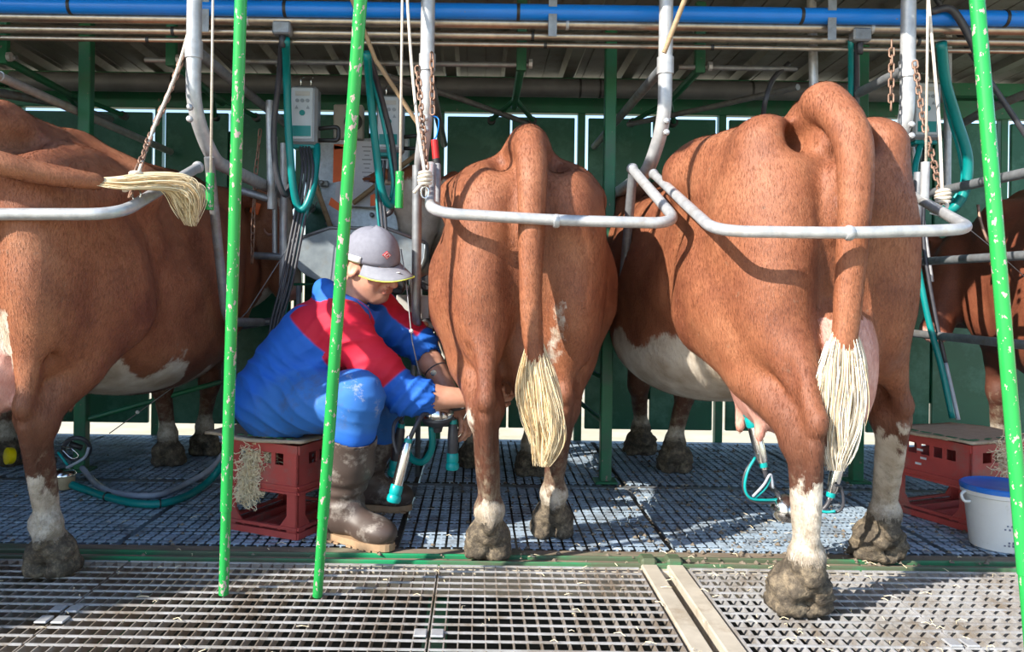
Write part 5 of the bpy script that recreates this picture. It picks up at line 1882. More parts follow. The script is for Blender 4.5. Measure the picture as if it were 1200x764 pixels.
# ------------------------------------------------------------------ crates with sacking, straw, bucket
def crate(corner, dir1, L1, dir2, L2, Hh, label):
    """corner: near bottom corner; dir1/dir2 unit vectors of the two visible bottom edges"""
    t = empty('crate', corner)
    c = Vector(corner)
    d1, d2 = Vector(dir1).normalized(), Vector(dir2).normalized()
    up = Vector((0, 0, 1))

    def slab(name, o, a, la, b_, lb, th, n):
        """flat bar spanned by a*la and b*lb with thickness th along -n"""
        o = Vector(o)
        q = [o, o + a * la, o + a * la + b_ * lb, o + b_ * lb]
        q2 = [p - n * th for p in q]
        return MB().add(q + q2, [(0, 1, 2, 3), (7, 6, 5, 4), (0, 4, 5, 1), (1, 5, 6, 2), (2, 6, 7, 3), (3, 7, 4, 0)]).build(name, 'crate_red', t)
    faces = ((c, d1, L1, -d2), (c, d2, L2, -d1), (c + d2 * L2, d1, L1, d2), (c + d1 * L1, d2, L2, d1))
    for (o, a, la, n) in faces:
        m = 0.045
        slab('base_rim', o + n * .006, a, la, up, 0.022, 0.014, n)
        slab('base_rim', o + n * .006 + up * 0.030, a, la, up, 0.010, 0.014, n)
        slab('middle_rim', o + n * .006 + up * (Hh * 0.475), a, la, up, 0.008, 0.014, n)
        slab('middle_rim', o + n * .006 + up * (Hh * 0.54), a, la, up, 0.008, 0.014, n)
        slab('top_rim', o + n * .006 + up * (Hh - 0.03), a, la, up, 0.03, 0.014, n)
        # wall panel of the upper half, with slots under the rim
        slab('wall_panel', o + a * m + up * (Hh * 0.475), a, la - 2 * m, up, Hh * 0.30, 0.006, n)
        for k in range(4):
            slab('slat', o + a * (m + (la - 2 * m) * (k + 0.28) / 4), a, (la - 2 * m) / 10, up * 1.0, Hh - 0.02, 0.004, n) if False else None
        for k in range(5):
            f = k / 4
            slab('slat', o + a * (m + (la - 2 * m - 0.016) * f) + up * (Hh * .77), a, 0.016, up, Hh * .16, 0.006, n)
        # corner posts
        slab('corner_post', o, a, m, up, Hh, 0.008, n)
        slab('corner_post', o + a * (la - m), a, m, up, Hh, 0.008, n)
        # sloping struts beside the lower opening
        for s in (0, 1):
            p0 = o + a * (m if s == 0 else la - m) + up * 0.03
            p1 = o + a * ((m + 0.035) if s == 0 else la - m - 0.035) + up * 0.03
            p2 = o + a * (m if s == 0 else la - m) + up * 0.075
            q = [p0, p1, p2]
            q2 = [p - n * .006 for p in q]
            MB().add(q + q2, [(0, 1, 2), (5, 4, 3), (0, 3, 4, 1), (1, 4, 5, 2), (2, 5, 3, 0)]).build('gusset', 'crate_red', t)
    slab('bottom', c + d1 * .01 + d2 * .01 + up * 0.012, d1, L1 - .02, d2, L2 - .02, 0.008, up)
    for k in range(1, 4):
        slab('bottom_rib', c + d1 * (L1 * k / 4) + up * 0.012 + d2 * .01, d1, 0.012, d2, L2 - .02, -0.022, up)
    return tag(t, label, 'crate')


def sheet(name, pts, z, th, mat, label, cat, wav=0.006, seed=0, n=14, parts=None):
    """slightly wavy rectangular sheet from four corners"""
    vs_, fs_ = [], []
    A, B_, C_, D_ = [Vector(p) for p in pts]
    for j in range(n + 1):
        for i in range(n + 1):
            u, v = i / n, j / n
            p = A.lerp(B_, u).lerp(D_.lerp(C_, u), v)
            e = 1 + 0.0 * u
            p = p + Vector((0.006 * math.sin(9 * v + seed), 0.006 * math.sin(11 * u + seed), 0))
            edge = max(abs(u - .5), abs(v - .5)) * 2
            p.z = z + wav * (math.sin(7 * u + 3 * v + seed) * .5 + .5) * edge ** 3 + th
            vs_.append(p)
    m = (n + 1)
    for j in range(n):
        for i in range(n):
            fs_.append((j * m + i, j * m + i + 1, (j + 1) * m + i + 1, (j + 1) * m + i))
    o = MB().add(vs_, fs_).build(name, mat, None, True)
    s = o.modifiers.new('thick', 'SOLIDIFY')
    s.thickness = th
    s.offset = -1
    return tag(o, label, cat), vs_


c1 = PF(348, 633)
d1 = (PF(254, 617) - c1).normalized()
d2 = Vector((-d1.y, d1.x, 0))
d2 = d2 if d2.y > 0 else -d2
crate(c1, d1, 0.31, d2, 0.36, 0.318, 'worn red plastic crate under the seated milker')
tp = [c1 - d2 * .02 - d1 * .02, c1 + d1 * .385 - d2 * .035, c1 + d1 * .385 + d2 * .36, c1 - d1 * .02 + d2 * .37]
mat_o, mv = sheet('sacking_sheet', [tp[1], tp[0], tp[3], tp[2]], 0.319, 0.010, 'board', 'brown paper sacking laid on the crate under the milker', 'sacking', 0.012, 1)
for i in range(7):                                           # green print along the front edge
    p = tp[0].lerp(tp[1], 0.12 + i * 0.10) + d2 * 0.012
    MB().box(p + Vector((0, 0, 0.3415)), (0.020, 0.010, 0.002), (0, 0, math.atan2(d1.y, d1.x) + .3 * math.sin(i * 3))).build('print', 'sack_green', mat_o)


def straw_tuft(name, base, down, w, label, seed, n=420, length=0.18):
    rnd = random.Random(seed)
    b_ = MB()
    base, down = Vector(base), Vector(down)
    for i in range(n):
        t = rnd.random()
        p = base + down * t + Vector((rnd.gauss(0, w * (1 - .4 * t)), rnd.gauss(0, .012), rnd.gauss(0, .012)))
        pts = [p]
        d = Vector((rnd.gauss(0, 1), rnd.gauss(0, .5) - .2, rnd.gauss(-.3, 1))).normalized()
        for k in range(4):
            d = (d + Vector((rnd.gauss(0, .6), rnd.gauss(0, .4), rnd.gauss(0, .6)))).normalized()
            pts.append(pts[-1] + d * length * .085)
        b_.tube(pts, rnd.uniform(.0009, .0018), 3, False)
    o = b_.build(name, 'straw', None)
    return tag(o, label, 'straw', kind='stuff')


straw_tuft('straw_tuft', P(306, 524, 2.835), P(289, 582, 2.815) - P(306, 524, 2.835), 0.024, 'pale straw tuft spilling down the front of the left crate', 3, 1500, 0.13)

c2 = PF(1137, 624)
e1 = (PF(1051, 598) - c2).normalized()
e2 = Vector((-e1.y, e1.x, 0))
e2 = e2 if e2.x > 0 else -e2
crate(c2, e1, 0.325, e2, 0.36, 0.315, 'worn red plastic crate standing empty beside the bucket')
tp = [c2 - e1 * .02 - e2 * .03, c2 + e1 * .35 - e2 * .03, c2 + e1 * .35 + e2 * .36, c2 - e1 * .02 + e2 * .37]
mat2, _ = sheet('sacking_sheet', [tp[1], tp[0], tp[3], tp[2]], 0.316, 0.010, 'board', 'brown paper sacking with green print on the empty crate', 'sacking', 0.008, 2)
for i in range(6):
    p = tp[0].lerp(tp[1], 0.10 + i * 0.145) + e2 * 0.020
    MB().box(p + Vector((0, 0, 0.334)), (0.036, 0.016, 0.002), (0, 0, math.atan2(e1.y, e1.x) + .3 * math.sin(i * 3))).build('print', 'sack_green', mat2)
for i in range(4):
    p = tp[0].lerp(tp[3], 0.12 + i * 0.18) + e1 * 0.022
    MB().box(p + Vector((0, 0, 0.334)), (0.034, 0.014, 0.002), (0, 0, math.atan2(e2.y, e2.x) + .3 * math.sin(i * 2))).build('print', 'sack_green', mat2)
straw_tuft('straw_tuft', P(1187, 521, 2.90), P(1184, 556, 2.88) - P(1187, 521, 2.90), 0.022, 'pale straw tuft on the crate beside the bucket', 5, 240)
# old lettering on the crates
for k, (px, py) in enumerate(((1078, 527), (1082, 537), (1076, 543))):
    MB().box(P(px, py, 3.085), (0.024, 0.003, 0.008), (0, 0, math.atan2(e1.y, e1.x))).build('print', 'white_plastic', bpy.data.objects['crate.001'])
MB().box(P(1150, 534, 2.965), (0.006, 0.002, 0.022)).build('print', 'white_plastic', bpy.data.objects['crate.001'])
for k in range(3):
    MB().box(P(367, 533 + 7 * k, 2.96), (0.002, 0.022, 0.010)).build('print', 'white_plastic', bpy.data.objects['crate'])

bc = PF(1172, 640)
bk = empty('bucket', bc)
MB().lathe([(0.085, 0.0), (0.092, 0.004), (0.112, 0.178), (0.121, 0.182), (0.122, 0.20), (0.116, 0.203)], bc, (0, 0, 1), 32).build('tub', 'bucket_white', bk, 'auto')
MB().lathe([(0.124, 0.196), (0.1245, 0.210), (0.118, 0.214), (0.110, 0.209), (0.03, 0.211)], bc, (0, 0, 1), 32).build('lid', 'lid_blue', bk, 'auto')
MB().tube(spline([bc + Vector((-0.121, 0.0, 0.19)), bc + Vector((-0.142, -0.012, 0.18)), bc + Vector((-0.138, -0.02, 0.16)), bc + Vector((-0.116, -0.02, 0.158))], 5), 0.005, 8).build('handle_ear', 'bucket_white', bk, True)
for row, (n, z, h) in enumerate(((5, 0.130, 0.014), (8, 0.095, 0.006), (9, 0.083, 0.006), (7, 0.038, 0.009), (9, 0.028, 0.006))):
    for i in range(n):
        a = math.radians(-88 + (i - n / 2) * (66 / 9) + 6)
        rr = 0.0885 + (0.112 - 0.092) * z / 0.178 + 0.0045
        MB().box(bc + Vector((rr * math.cos(a), rr * math.sin(a), z)), (0.0055 if row else 0.008, 0.002, h * (1 if i % 3 else .7)), (0, 0, a + math.pi / 2)).build('print', 'ink', bk)
tag(bk, 'white plastic bucket with blue lid and dark print at right', 'bucket')

# ------------------------------------------------------------------ feed trough and console in the middle
tr = empty('feed_trough', P(420, 330, 3.75))
x0, x1 = P(343, 300, 3.66).x, P(497, 300, 3.66).x
xc, hw = (x0 + x1) / 2, (x1 - x0) / 2
zt, zb = 1.065, 0.875
prof = [(-hw, zt)] + [(-hw * math.cos(a) ** 0.7 if math.cos(a) > 0 else hw * abs(math.cos(a)) ** 0.7, zt - 0.03 - (zt - 0.03 - zb) * math.sin(a) ** 0.8) for a in [math.pi * i / 16 for i in range(17)]] + [(hw, zt)]
vs_, fs_ = [], []
for y in (3.66, 4.25):
    vs_ += [(xc + p[0], y, p[1]) for p in prof]
n = len(prof)
fs_ = [(i, i + 1, n + i + 1, n + i) for i in range(n - 1)]
o = MB().add(vs_, fs_).build('bowl', 'trough', tr, True)
o.modifiers.new('thick', 'SOLIDIFY').thickness = 0.006
for y in (3.66, 4.25):
    q = [(xc + p[0], y, p[1]) for p in prof] + [(xc + 0.13, y, zt + 0.06), (xc - 0.13, y, zt + 0.06)]
    o = MB().add(q, [tuple(range(len(q)))]).build('end_plate', 'trough', tr)
    o.modifiers.new('thick', 'SOLIDIFY').thickness = 0.005
    MB().tube([(xc - hw, y, zt), (xc - 0.13, y, zt + 0.06), (xc + 0.13, y, zt + 0.06), (xc + hw, y, zt)], 0.008, 8).build('rim', 'galv_dark', tr, True)
for s in (-1, 1):
    MB().tube([(xc + s * hw, 3.66, zt), (xc + s * hw, 4.25, zt)], 0.008, 8).build('rim', 'galv_dark', tr, True)
    # sloping side of the hopper above the trough
    q = [Vector((xc + s * hw, 3.67, zt)), Vector((xc + s * 0.10, 3.70, zt + 0.075)), Vector((xc + s * 0.10, 4.2, zt + 0.075)), Vector((xc + s * hw, 4.2, zt))]
for s in (-1, 1):
    MB().tube([(xc + s * (hw - .02), 3.70, 0.87), (xc + s * (hw - .02), 3.70, 0.0)], 0.012, 8).build('leg', 'galv_dark', tr, True)
MB().tube([(xc - hw, 3.69, 0.868), (xc + hw, 3.69, 0.868)], 0.006, 8).build('support_bar', 'frame_green', tr, True)
tag(tr, 'grey galvanised feed trough with rounded bottom behind the milker', 'trough')

cn = empty('feed_console', P(420, 280, 4.18))
q = [P(366, 165, 4.20), P(478, 160, 4.20), P(478, 268, 4.16), P(386, 278, 4.14)]
MB().add([Vector(p) for p in q] + [Vector(p) + Vector((0, .10, 0)) for p in q],
         [(3, 2, 1, 0), (4, 5, 6, 7), (0, 1, 5, 4), (1, 2, 6, 5), (2, 3, 7, 6), (3, 0, 4, 7)]).build('hopper_front', 'foil', cn)
for px, py in ((384, 262), (377, 214), (404, 255), (436, 252)):
    MB().lathe([(0.012, 0), (0.012, 0.01), (0.007, 0.014)], P(px, py, 4.14), (0, -1, 0.1), 10).build('bolt', 'galv_dark', cn, 'auto')
MB().tube([P(391, 266, 4.12), P(388, 290, 4.08)], 0.009, 8).build('lever', 'black', cn, True)
MB().box(P(379, 215, 4.15), (0.05, 0.012, 0.03), bev=.004).build('latch', 'galv_dark', cn)
tag(cn, 'silvery metal feed console standing over the trough', 'console')
ju = empty('junction_box', P(408, 143, 4.14))
MB().box(P(409, 144, 4.16), (0.150, 0.07, 0.175), bev=0.006).build('case', 'cream_box', ju)
MB().lathe([(0.047, 0), (0.047, 0.004), (0.043, 0.006)], P(414, 143, 4.12), (0, -1, 0), 24).build('round_window', 'black', ju, 'auto')
tag(ju, 'cream junction box with round dark window behind the green pole', 'box')
pa = empty('notice_sheet', P(418, 205, 4.10))
q = [P(398, 164, 4.12), P(440, 166, 4.12), P(441, 243, 4.10), P(392, 240, 4.10)]
MB().add([Vector(p) for p in q] + [Vector(p) + Vector((0, .004, 0)) for p in q],
         [(3, 2, 1, 0), (4, 5, 6, 7), (0, 1, 5, 4), (1, 2, 6, 5), (2, 3, 7, 6), (3, 0, 4, 7)]).build('paper', 'paper', pa)
for i in range(9):
    MB().box(P(430, 172 + i * 5, 3.714), (0.045 - .012 * (i % 3), 0.001, 0.0035)).build('print', 'ink', pa)
for q in ([(391, 170), (402, 172), (400, 212), (390, 214)], [(388, 231), (402, 242), (398, 248), (385, 240)], [(434, 229), (441, 226), (442, 240), (434, 242)], [(391, 169), (405, 169), (404, 174), (392, 175)]):
    pts = [P(a, b_, 3.712) for a, b_ in q]
    MB().add([Vector(p) for p in pts] + [Vector(p) + Vector((0, .003, 0)) for p in pts],
             [(3, 2, 1, 0), (4, 5, 6, 7), (0, 1, 5, 4), (1, 2, 6, 5), (2, 3, 7, 6), (3, 0, 4, 7)]).build('tape', 'orange', pa)
tag(pa, 'white notice sheet held by orange tape on the feed console', 'notice')
for pts, r, lab in (([P(414, 238, 4.08), P(492, 178, 4.00)], 0.013, 'brown wooden stick slanting across the notice sheet'),
                    ([P(368, 212, 4.08), P(389, 270, 4.06)], 0.013, 'short wooden stick leaning beside the notice sheet')):
    pipe_thing('wooden_stick', pts, r, 'wood', lab, 'stick')


def control_box(px, py, Y, label, w=0.118, h=0.25, arm=True):
    c = P(px, py, Y)
    t = empty('control_box', c)
    MB().box(c, (w, 0.085, h), bev=0.012).build('case', 'box_grey', t)
    MB().box(c + Vector((-0.006, -0.044, 0.006)), (w * .78, 0.006, h * .88), bev=0.003).build('front_panel', 'panel_grey', t)
    MB().box(c + Vector((-0.004, -0.049, h * .36)), (w * .52, 0.003, 0.018)).build('display', 'cream_box', t)
    for k in (-1, 0, 1):
        MB().lathe([(0.008, 0), (0.008, 0.003)], c + Vector((-0.004 + k * 0.022, -0.047, h * .24)), (0, -1, 0), 14).build('button', 'button', t)
    for k in (-1, 1):
        p = c + Vector((-0.004 + k * 0.024, -0.049, h * .12))
        MB().add([p + Vector((-.008, 0, -.006)), p + Vector((.008, 0, -.006)), p + Vector((0, 0, .010))], [(0, 1, 2)]).build('button', 'button', t)
    MB().lathe([(0.012, 0), (0.012, 0.004)], c + Vector((-0.004, -0.047, h * .03)), (0, -1, 0), 16).build('button', 'teal', t)
    MB().box(c + Vector((-0.006, -0.0485, -h * .28)), (w * .66, 0.003, h * .18)).build('label_plate', 'teal', t)
    MB().box(c + Vector((0.0, 0, -h * .5 - 0.008)), (w * .8, 0.07, 0.018), bev=.004).build('base_ring', 'teal', t)
    MB().tube([c + Vector((0, 0, -h * .5)), c + Vector((0, 0, -h * .5 - .12))], 0.010, 8).build('outlet', 'box_grey', t, True)
    for k in (-1, 1):
        MB().tube(bent([c + Vector((k * .022, 0, h * .5 - .01)), c + Vector((k * .022, 0, h * .5 + .045)), c + Vector((k * .022, .05, h * .5 + .06))], .01), 0.0035, 6).build('hook', 'chrome', t, True)
    if arm:
        q = [c + Vector((w * .5, 0, -.05)), c + Vector((w * .5 + .085, 0, -.04)), c + Vector((w * .5 + .085, 0, -.10)), c + Vector((w * .5, 0, -.10))]
        MB().tube(bent(q, .02), 0.009, 8).build('side_loop', 'black', t, True)
    return tag(t, label, 'control box')


control_box(358, 137, 3.50, 'grey milking control box with keypad left of the cream box')
control_box(458, 147, 3.56, 'grey milking control box partly behind green pole and hoses')
control_box(1081, 132, 3.50, 'grey milking control box beside the right divider pipe', arm=False)


def hose(pts, r, mat, label, cat='hose', n=10, name='hose'):
    return tag(MB().tube(spline([P(*p) for p in pts], 7), r, n).build(name, mat, None, True), label, cat)


# suspension plates under the blue pipe
for px, py, lab in ((331, 34, 'dark clamp under the blue pipe above the first hoses'), (1008, 42, 'dark clamp under the blue pipe above the largest cow')):
    c = P(px, py, 3.12)
    t = empty('hose_clamp', c)
    MB().box(c, (0.07, 0.05, 0.05), bev=.006).build('body', 'galv_dark', t)
    MB().tube([c + Vector((0, 0, -.02)), c + Vector((0, 0, -.07))], 0.012, 8).build('spigot', 'rubber', t, True)
    tag(t, lab, 'clamp')
hose([(331, 40, 3.12), (327, 90, 3.3), (321, 150, 3.36), (323, 195, 3.38), (330, 222, 3.4), (336, 228, 3.42), (340, 215, 3.46)], 0.0125, 'rubber', 'black hose hanging left of the first control box')
hose([(335, 46, 3.12), (336, 90, 3.3), (338, 150, 3.36), (342, 205, 3.38), (348, 240, 3.4), (357, 244, 3.4), (366, 222, 3.42), (371, 185, 3.46), (371, 170, 3.49)], 0.0165, 'teal',
     'thick teal hose looping under the first control box')
for k in range(4):
    dx = k * 4.2
    hose([(352 + dx * .8, 172, 3.47), (354 + dx, 200, 3.42), (346 + dx, 250, 3.40), (330 + dx, 330, 3.36), (316 + dx * .9, 390, 3.34), (312 + dx, 470, 3.3)], 0.0062, 'rubber',
         ('outermost left thin black tube of the bundle below the first box', 'second thin black tube of the bundle below the first box',
          'third thin black tube of the bundle below the first box', 'fourth thin black tube of the bundle below the first box')[k], 'tube')
hose([(369, 190, 3.45), (362, 235, 3.41), (349, 290, 3.39), (338, 345, 3.37), (328, 395, 3.34), (326, 470, 3.3)], 0.009, 'teal', 'teal tube at the right of the black tube bundle', 'tube')
hose([(430, 62, 3.14), (434, 110, 3.3), (440, 170, 3.36), (446, 215, 3.40), (453, 237, 3.42), (461, 238, 3.44), (464, 215, 3.46), (462, 180, 3.5)], 0.0165, 'teal', 'thick teal hose looping under the second control box')
hose([(431, 60, 3.20), (440, 105, 3.34), (452, 160, 3.40), (460, 210, 3.43), (458, 232, 3.45)], 0.007, 'teal_light', 'thin teal tube beside the second control box', 'tube')
hose([(433, 66, 3.22), (447, 115, 3.36), (460, 170, 3.42), (463, 215, 3.45), (459, 245, 3.47), (452, 252, 3.48)], 0.012, 'rubber', 'black hose hanging beside the second control box')
for k in range(3):
    hose([(443 + 4 * k, 188, 3.5), (441 + 4 * k, 225, 3.48), (444 + 4 * k, 262, 3.46), (448 + 3 * k, 300, 3.45), (452 + 3 * k, 330, 3.45)], 0.0058, 'rubber' if k else 'teal',
         ('thin teal tube dropping behind the cap', 'thin black tube dropping behind the cap, left one', 'thin black tube dropping behind the cap, right one')[k], 'tube')
hose([(1103, 50, 3.12), (1108, 95, 3.2), (1121, 140, 3.28), (1134, 185, 3.32), (1131, 222, 3.34), (1118, 244, 3.36), (1106, 246, 3.4)], 0.020, 'teal', 'thickest teal hose curving down at upper right')
hose([(1101, 82, 3.2), (1110, 130, 3.3), (1124, 180, 3.36), (1127, 215, 3.38), (1113, 240, 3.40)], 0.0065, 'teal_light', 'thin teal tube inside the right hose curve', 'tube')
hose([(1106, 78, 3.22), (1116, 135, 3.32), (1129, 190, 3.38), (1128, 222, 3.39), (1115, 236, 3.42)], 0.0085, 'rubber', 'black tube inside the right hose curve', 'tube')
hose([(1079, 170, 3.48), (1072, 200, 3.45), (1074, 240, 3.42), (1073, 290, 3.40), (1087, 370, 3.36), (1103, 430, 3.33), (1116, 490, 3.3)], 0.0125, 'teal', 'thick teal tube running down to the right crate', 'tube')
hose([(1084, 172, 3.49), (1082, 240, 3.44), (1083, 290, 3.42), (1096, 370, 3.38), (1108, 425, 3.35)], 0.0085, 'rubber', 'black tube running down beside the right teal tube', 'tube')
hose([(1108, 425, 3.35), (1116, 460, 3.33), (1123, 492, 3.31)], 0.0085, 'clear_hose', 'clear grey tube end above the right crate', 'tube')
hose([(588, 0, 3.5), (590, 0.5, 3.5)], 0.001, 'rubber', 'tiny cable end above the middle cow', 'cable') if False else None
hose([(584, 62, 3.1), (586, 95, 3.0), (589, 118, 2.95)], 0.01, 'teal', 'x') if False else None
hose([(997, 48, 3.13), (997, 100, 3.25), (996, 160, 3.3)], 0.011, 'teal', 'short teal hose behind the largest cow tail head')
hose([(1003, 46, 3.13), (1004, 100, 3.25), (1002, 170, 3.3)], 0.012, 'rubber', 'short black hose behind the largest cow tail head')
hose([(925, 74, 3.42), (906, 93, 3.42), (897, 118, 3.4), (894, 140, 3.45)], 0.011, 'rubber', 'black hose end left of the largest cow tail head')
hose([(1090, 14, 3.05), (1112, 10, 3.05), (1126, 25, 3.05), (1140, 52, 3.05), (1150, 75, 3.05)], 0.014, 'rubber', 'black hose bowing over the blue pipe at right')
hose([(1146, 240, 3.4), (1150, 262, 3.38), (1162, 288, 3.36), (1185, 300, 3.34), (1215, 296, 3.3)], 0.006, 'chain', 'brown cable sagging at the right edge', 'cable')
hose([(1090, 250, 2.2), (1135, 268, 2.5), (1230, 350, 3.0)], 0.0016, 'galv_dark', 'thin wire slanting behind the right green pole', 'wire', 5, 'wire')


def cord_bead(pts, bead, label):
    t = empty('retract_cord', P(*pts[0]))
    MB().tube([P(*p) for p in pts], 0.0022, 6).build('cord', 'galv_dark', t, True)
    MB().ball(P(*bead), 0.008, 12, 8).build('bead', 'white_plastic', t, True)
    return tag(t, label, 'cord')


cord_bead([(470, 292, 2.90), (476, 330, 2.86), (483, 400, 2.84), (493, 445, 2.80)], (482, 388, 2.84), 'thin retracting cord with white bead beside the milker')
cord_bead([(372, 236, 3.6), (290, 365, 3.45), (200, 456, 3.4), (128, 508, 3.35)], (161, 483, 3.37), 'thin retracting cord with white bead by the left cow')
# shut-off valves below the trough
va = empty('milk_meter', P(484, 400, 3.6))
MB().tube([P(484, 322, 3.6), P(484, 392, 3.6)], 0.020, 12).build('tube', 'chrome', va, 'auto')
MB().box(P(484, 360, 3.66), (0.15, 0.02, 0.11), bev=.004).build('plate', 'cream_box', va)
for px, py in ((501, 332), (466, 336), (502, 382), (468, 384)):
    MB().lathe([(0.034, 0), (0.036, 0.006), (0.036, 0.022), (0.028, 0.030)], P(px, py, 3.59), (0, -1, 0), 18).build('knob', 'black', va, 'auto')
    MB().box(P(px, py, 3.552), (0.05, 0.012, 0.01), (0, .4, 0), bev=.003).build('knob_grip', 'black', va)
MB().tube([P(484, 392, 3.6), P(484, 470, 3.6)], 0.010, 8).build('stem', 'galv_dark', va, True)
MB().tube([P(484, 338, 3.6), P(466, 336, 3.6)], 0.010, 8).build('branch', 'galv_dark', va, True)
tag(va, 'steel milk meter with black round knobs below the trough', 'meter')
# red grip on the pipe beside the middle cow
rg = empty('grip_lever', P(509, 190, 2.86))
MB().tube([P(509, 164, 2.86), P(511, 186, 2.86)], 0.0125, 12).build('grip', 'red_grip', rg, 'auto')
MB().tube([P(511, 186, 2.86), P(512, 194, 2.86)], 0.014, 12).build('collar', 'black', rg, 'auto')
MB().tube([P(512, 194, 2.86), P(511, 240, 2.72)], 0.015, 12).build('shaft', 'galv', rg, 'auto')
MB().tube(spline([P(505, 135, 2.9), P(514, 140, 2.9), P(512, 158, 2.87), P(508, 164, 2.86)], 5), 0.0025, 6).build('wire', 'blue_pipe', rg, True)
tag(rg, 'lever with red grip beside the middle divider pipe', 'lever')


# ------------------------------------------------------------------ milking clusters
def teat_cup(t, top, mouth, shell='chrome', name='teat_cup'):
    """shell from its tube end (top) to its teal mouthpiece (mouth)"""
    top, mouth = Vector(top), Vector(mouth)
    d = (mouth - top)
    L = d.length
    d.normalize()
    c = MB().lathe([(0.008, -0.02), (0.012, 0.0), (0.0165, 0.012), (0.0185, 0.05 * 1), (0.0185, L - 0.055), (0.0175, L - 0.045)], top, d, 18).build(name, shell, t, 'auto')
    MB().lathe([(0.0185, L - 0.055), (0.0215, L - 0.050), (0.0215, L - 0.026), (0.0195, L - 0.022), (0.0235, L - 0.016), (0.0240, L - 0.002), (0.0205, L + 0.004)], top, d, 18).build('mouthpiece', 'teal_light', c, 'auto')
    MB().lathe([(0.0125, -0.012), (0.0135, -0.006), (0.0135, 0.002)], top, d, 14).build('tail_ring', 'teal_light', c, 'auto')
    return c


cl = empty('milking_cluster', P(512, 492, 2.84))
cc = P(512, 486, 2.84)
MB().lathe([(0.010, 0.055), (0.030, 0.050), (0.052, 0.030), (0.060, 0.012), (0.060, 0.002), (0.056, -0.004)], cc, (0, -.15, 1), 26).build('claw_lid', 'chrome', cl, 'auto')
MB().lathe([(0.056, -0.004), (0.058, -0.012), (0.046, -0.030), (0.022, -0.042), (0.018, -0.06)], cc, (0, -.15, 1), 26).build('claw_bowl', 'rubber', cl, 'auto')
teat_cup(cl, P(478, 518, 2.72), P(461, 587, 2.70))
teat_cup(cl, P(531, 496, 2.84), P(530, 549, 2.84), 'rubber')
teat_cup(cl, P(470, 500, 2.90), P(461, 556, 2.92), 'rubber')
for pts in ([(505, 484, 2.80), (496, 486, 2.75), (487, 500, 2.72), (479, 517, 2.72)], [(520, 484, 2.84), (528, 484, 2.84), (531, 496, 2.84)], [(502, 484, 2.88), (480, 480, 2.88), (470, 490, 2.90), (470, 499, 2.90)],
            [(520, 482, 2.86), (540, 478, 2.88), (552, 474, 2.88), (562, 470, 2.88)]):
    MB().tube(spline([P(*p) for p in pts], 6), 0.0075, 8).build('short_tube', 'rubber', cl, True)
MB().tube(spline([P(506, 500, 2.84), P(506, 525, 2.85), P(496, 541, 2.86), P(482, 537, 2.88), P(475, 520, 2.9)], 6), 0.0125, 10).build('milk_hose', 'teal', cl, True)
MB().tube(spline([P(470, 487, 2.78), P(462, 497, 2.74), P(461, 515, 2.72), P(465, 532, 2.715)], 6), 0.006, 8).build('pulse_tube', 'rubber', cl, True)
MB().tube(spline([P(540, 478, 2.86), P(549, 478, 2.86), P(543, 492, 2.86)], 6), 0.003, 6).build('bracket', 'chrome', cl, True)
tag(cl, 'milking cluster with chrome cups held by the milker', 'milking cluster')

c3 = empty('milking_cluster', P(916, 604, 2.50))
cc = P(922, 598, 2.50)
MB().lathe([(0.012, 0.05), (0.04, 0.035), (0.050, 0.012), (0.050, -0.004), (0.040, -0.022), (0.018, -0.03)], cc, (0, -.2, 1), 24).build('claw', 'chrome', c3, 'auto')
teat_cup(c3, P(894, 543, 2.50), P(878, 480, 2.52))
teat_cup(c3, P(974, 578, 2.46), P(989, 520, 2.46))
for pts in ([(894, 543, 2.50), (899, 560, 2.50), (912, 580, 2.50), (918, 592, 2.50)], [(974, 578, 2.46), (969, 592, 2.46), (955, 602, 2.47), (930, 598, 2.5)]):
    MB().tube(spline([P(*p) for p in pts], 6), 0.0075, 8).build('short_tube', 'rubber', c3, True)
for pts, m in (([(885, 536, 2.48), (876, 553, 2.47), (873, 572, 2.47), (880, 584, 2.47), (898, 586, 2.48), (915, 585, 2.5)], 'teal_light'),
               ([(884, 537, 2.485), (874, 552, 2.475), (871, 571, 2.475), (880, 586, 2.475), (898, 589, 2.485), (915, 588, 2.5)], 'rubber'),
               ([(882, 582, 2.47), (895, 568, 2.47), (903, 556, 2.47), (906, 572, 2.48)], 'clear_hose'), ([(904, 558, 2.475), (897, 572, 2.475), (884, 584, 2.475)], 'teal_light'),
               ([(978, 568, 2.43), (986, 572, 2.43), (988, 592, 2.43), (980, 600, 2.44), (962, 597, 2.45)], 'rubber'), ([(979, 599, 2.43), (968, 600, 2.44), (955, 597, 2.45)], 'teal_light')):
    MB().tube(spline([P(*p) for p in pts], 6), 0.0042, 8).build('pulse_tube', m, c3, True)
tag(c3, 'milking cluster hanging on the udder of the largest cow', 'milking cluster')

c1_ = empty('milking_cluster', PF(76, 575))
b0 = PF(74, 573)
MB().lathe([(0.028, 0.0), (0.036, 0.004), (0.045, 0.03), (0.047, 0.055)], b0, (0, 0, 1), 24).build('claw_bowl', 'claw_tan', c1_, 'auto')
MB().lathe([(0.047, 0.055), (0.050, 0.058), (0.050, 0.066), (0.040, 0.078), (0.015, 0.084)], b0, (0, 0, 1), 24).build('claw_lid', 'chrome', c1_, 'auto')
MB().tube([P(90 + 15.5 * math.cos(a), 526 + 13 * math.sin(a), 3.34 + .05 * math.sin(a)) for a in [2 * math.pi * k / 24 for k in range(24)]], 0.009, 8, False, True).build('rubber_ring', 'rubber', c1_, True)
MB().tube(spline([P(104, 524, 3.30), P(100, 535, 3.30), P(90, 542, 3.30), P(78, 548, 3.32)], 6), 0.006, 8).build('pulse_tube', 'clear_hose', c1_, True)
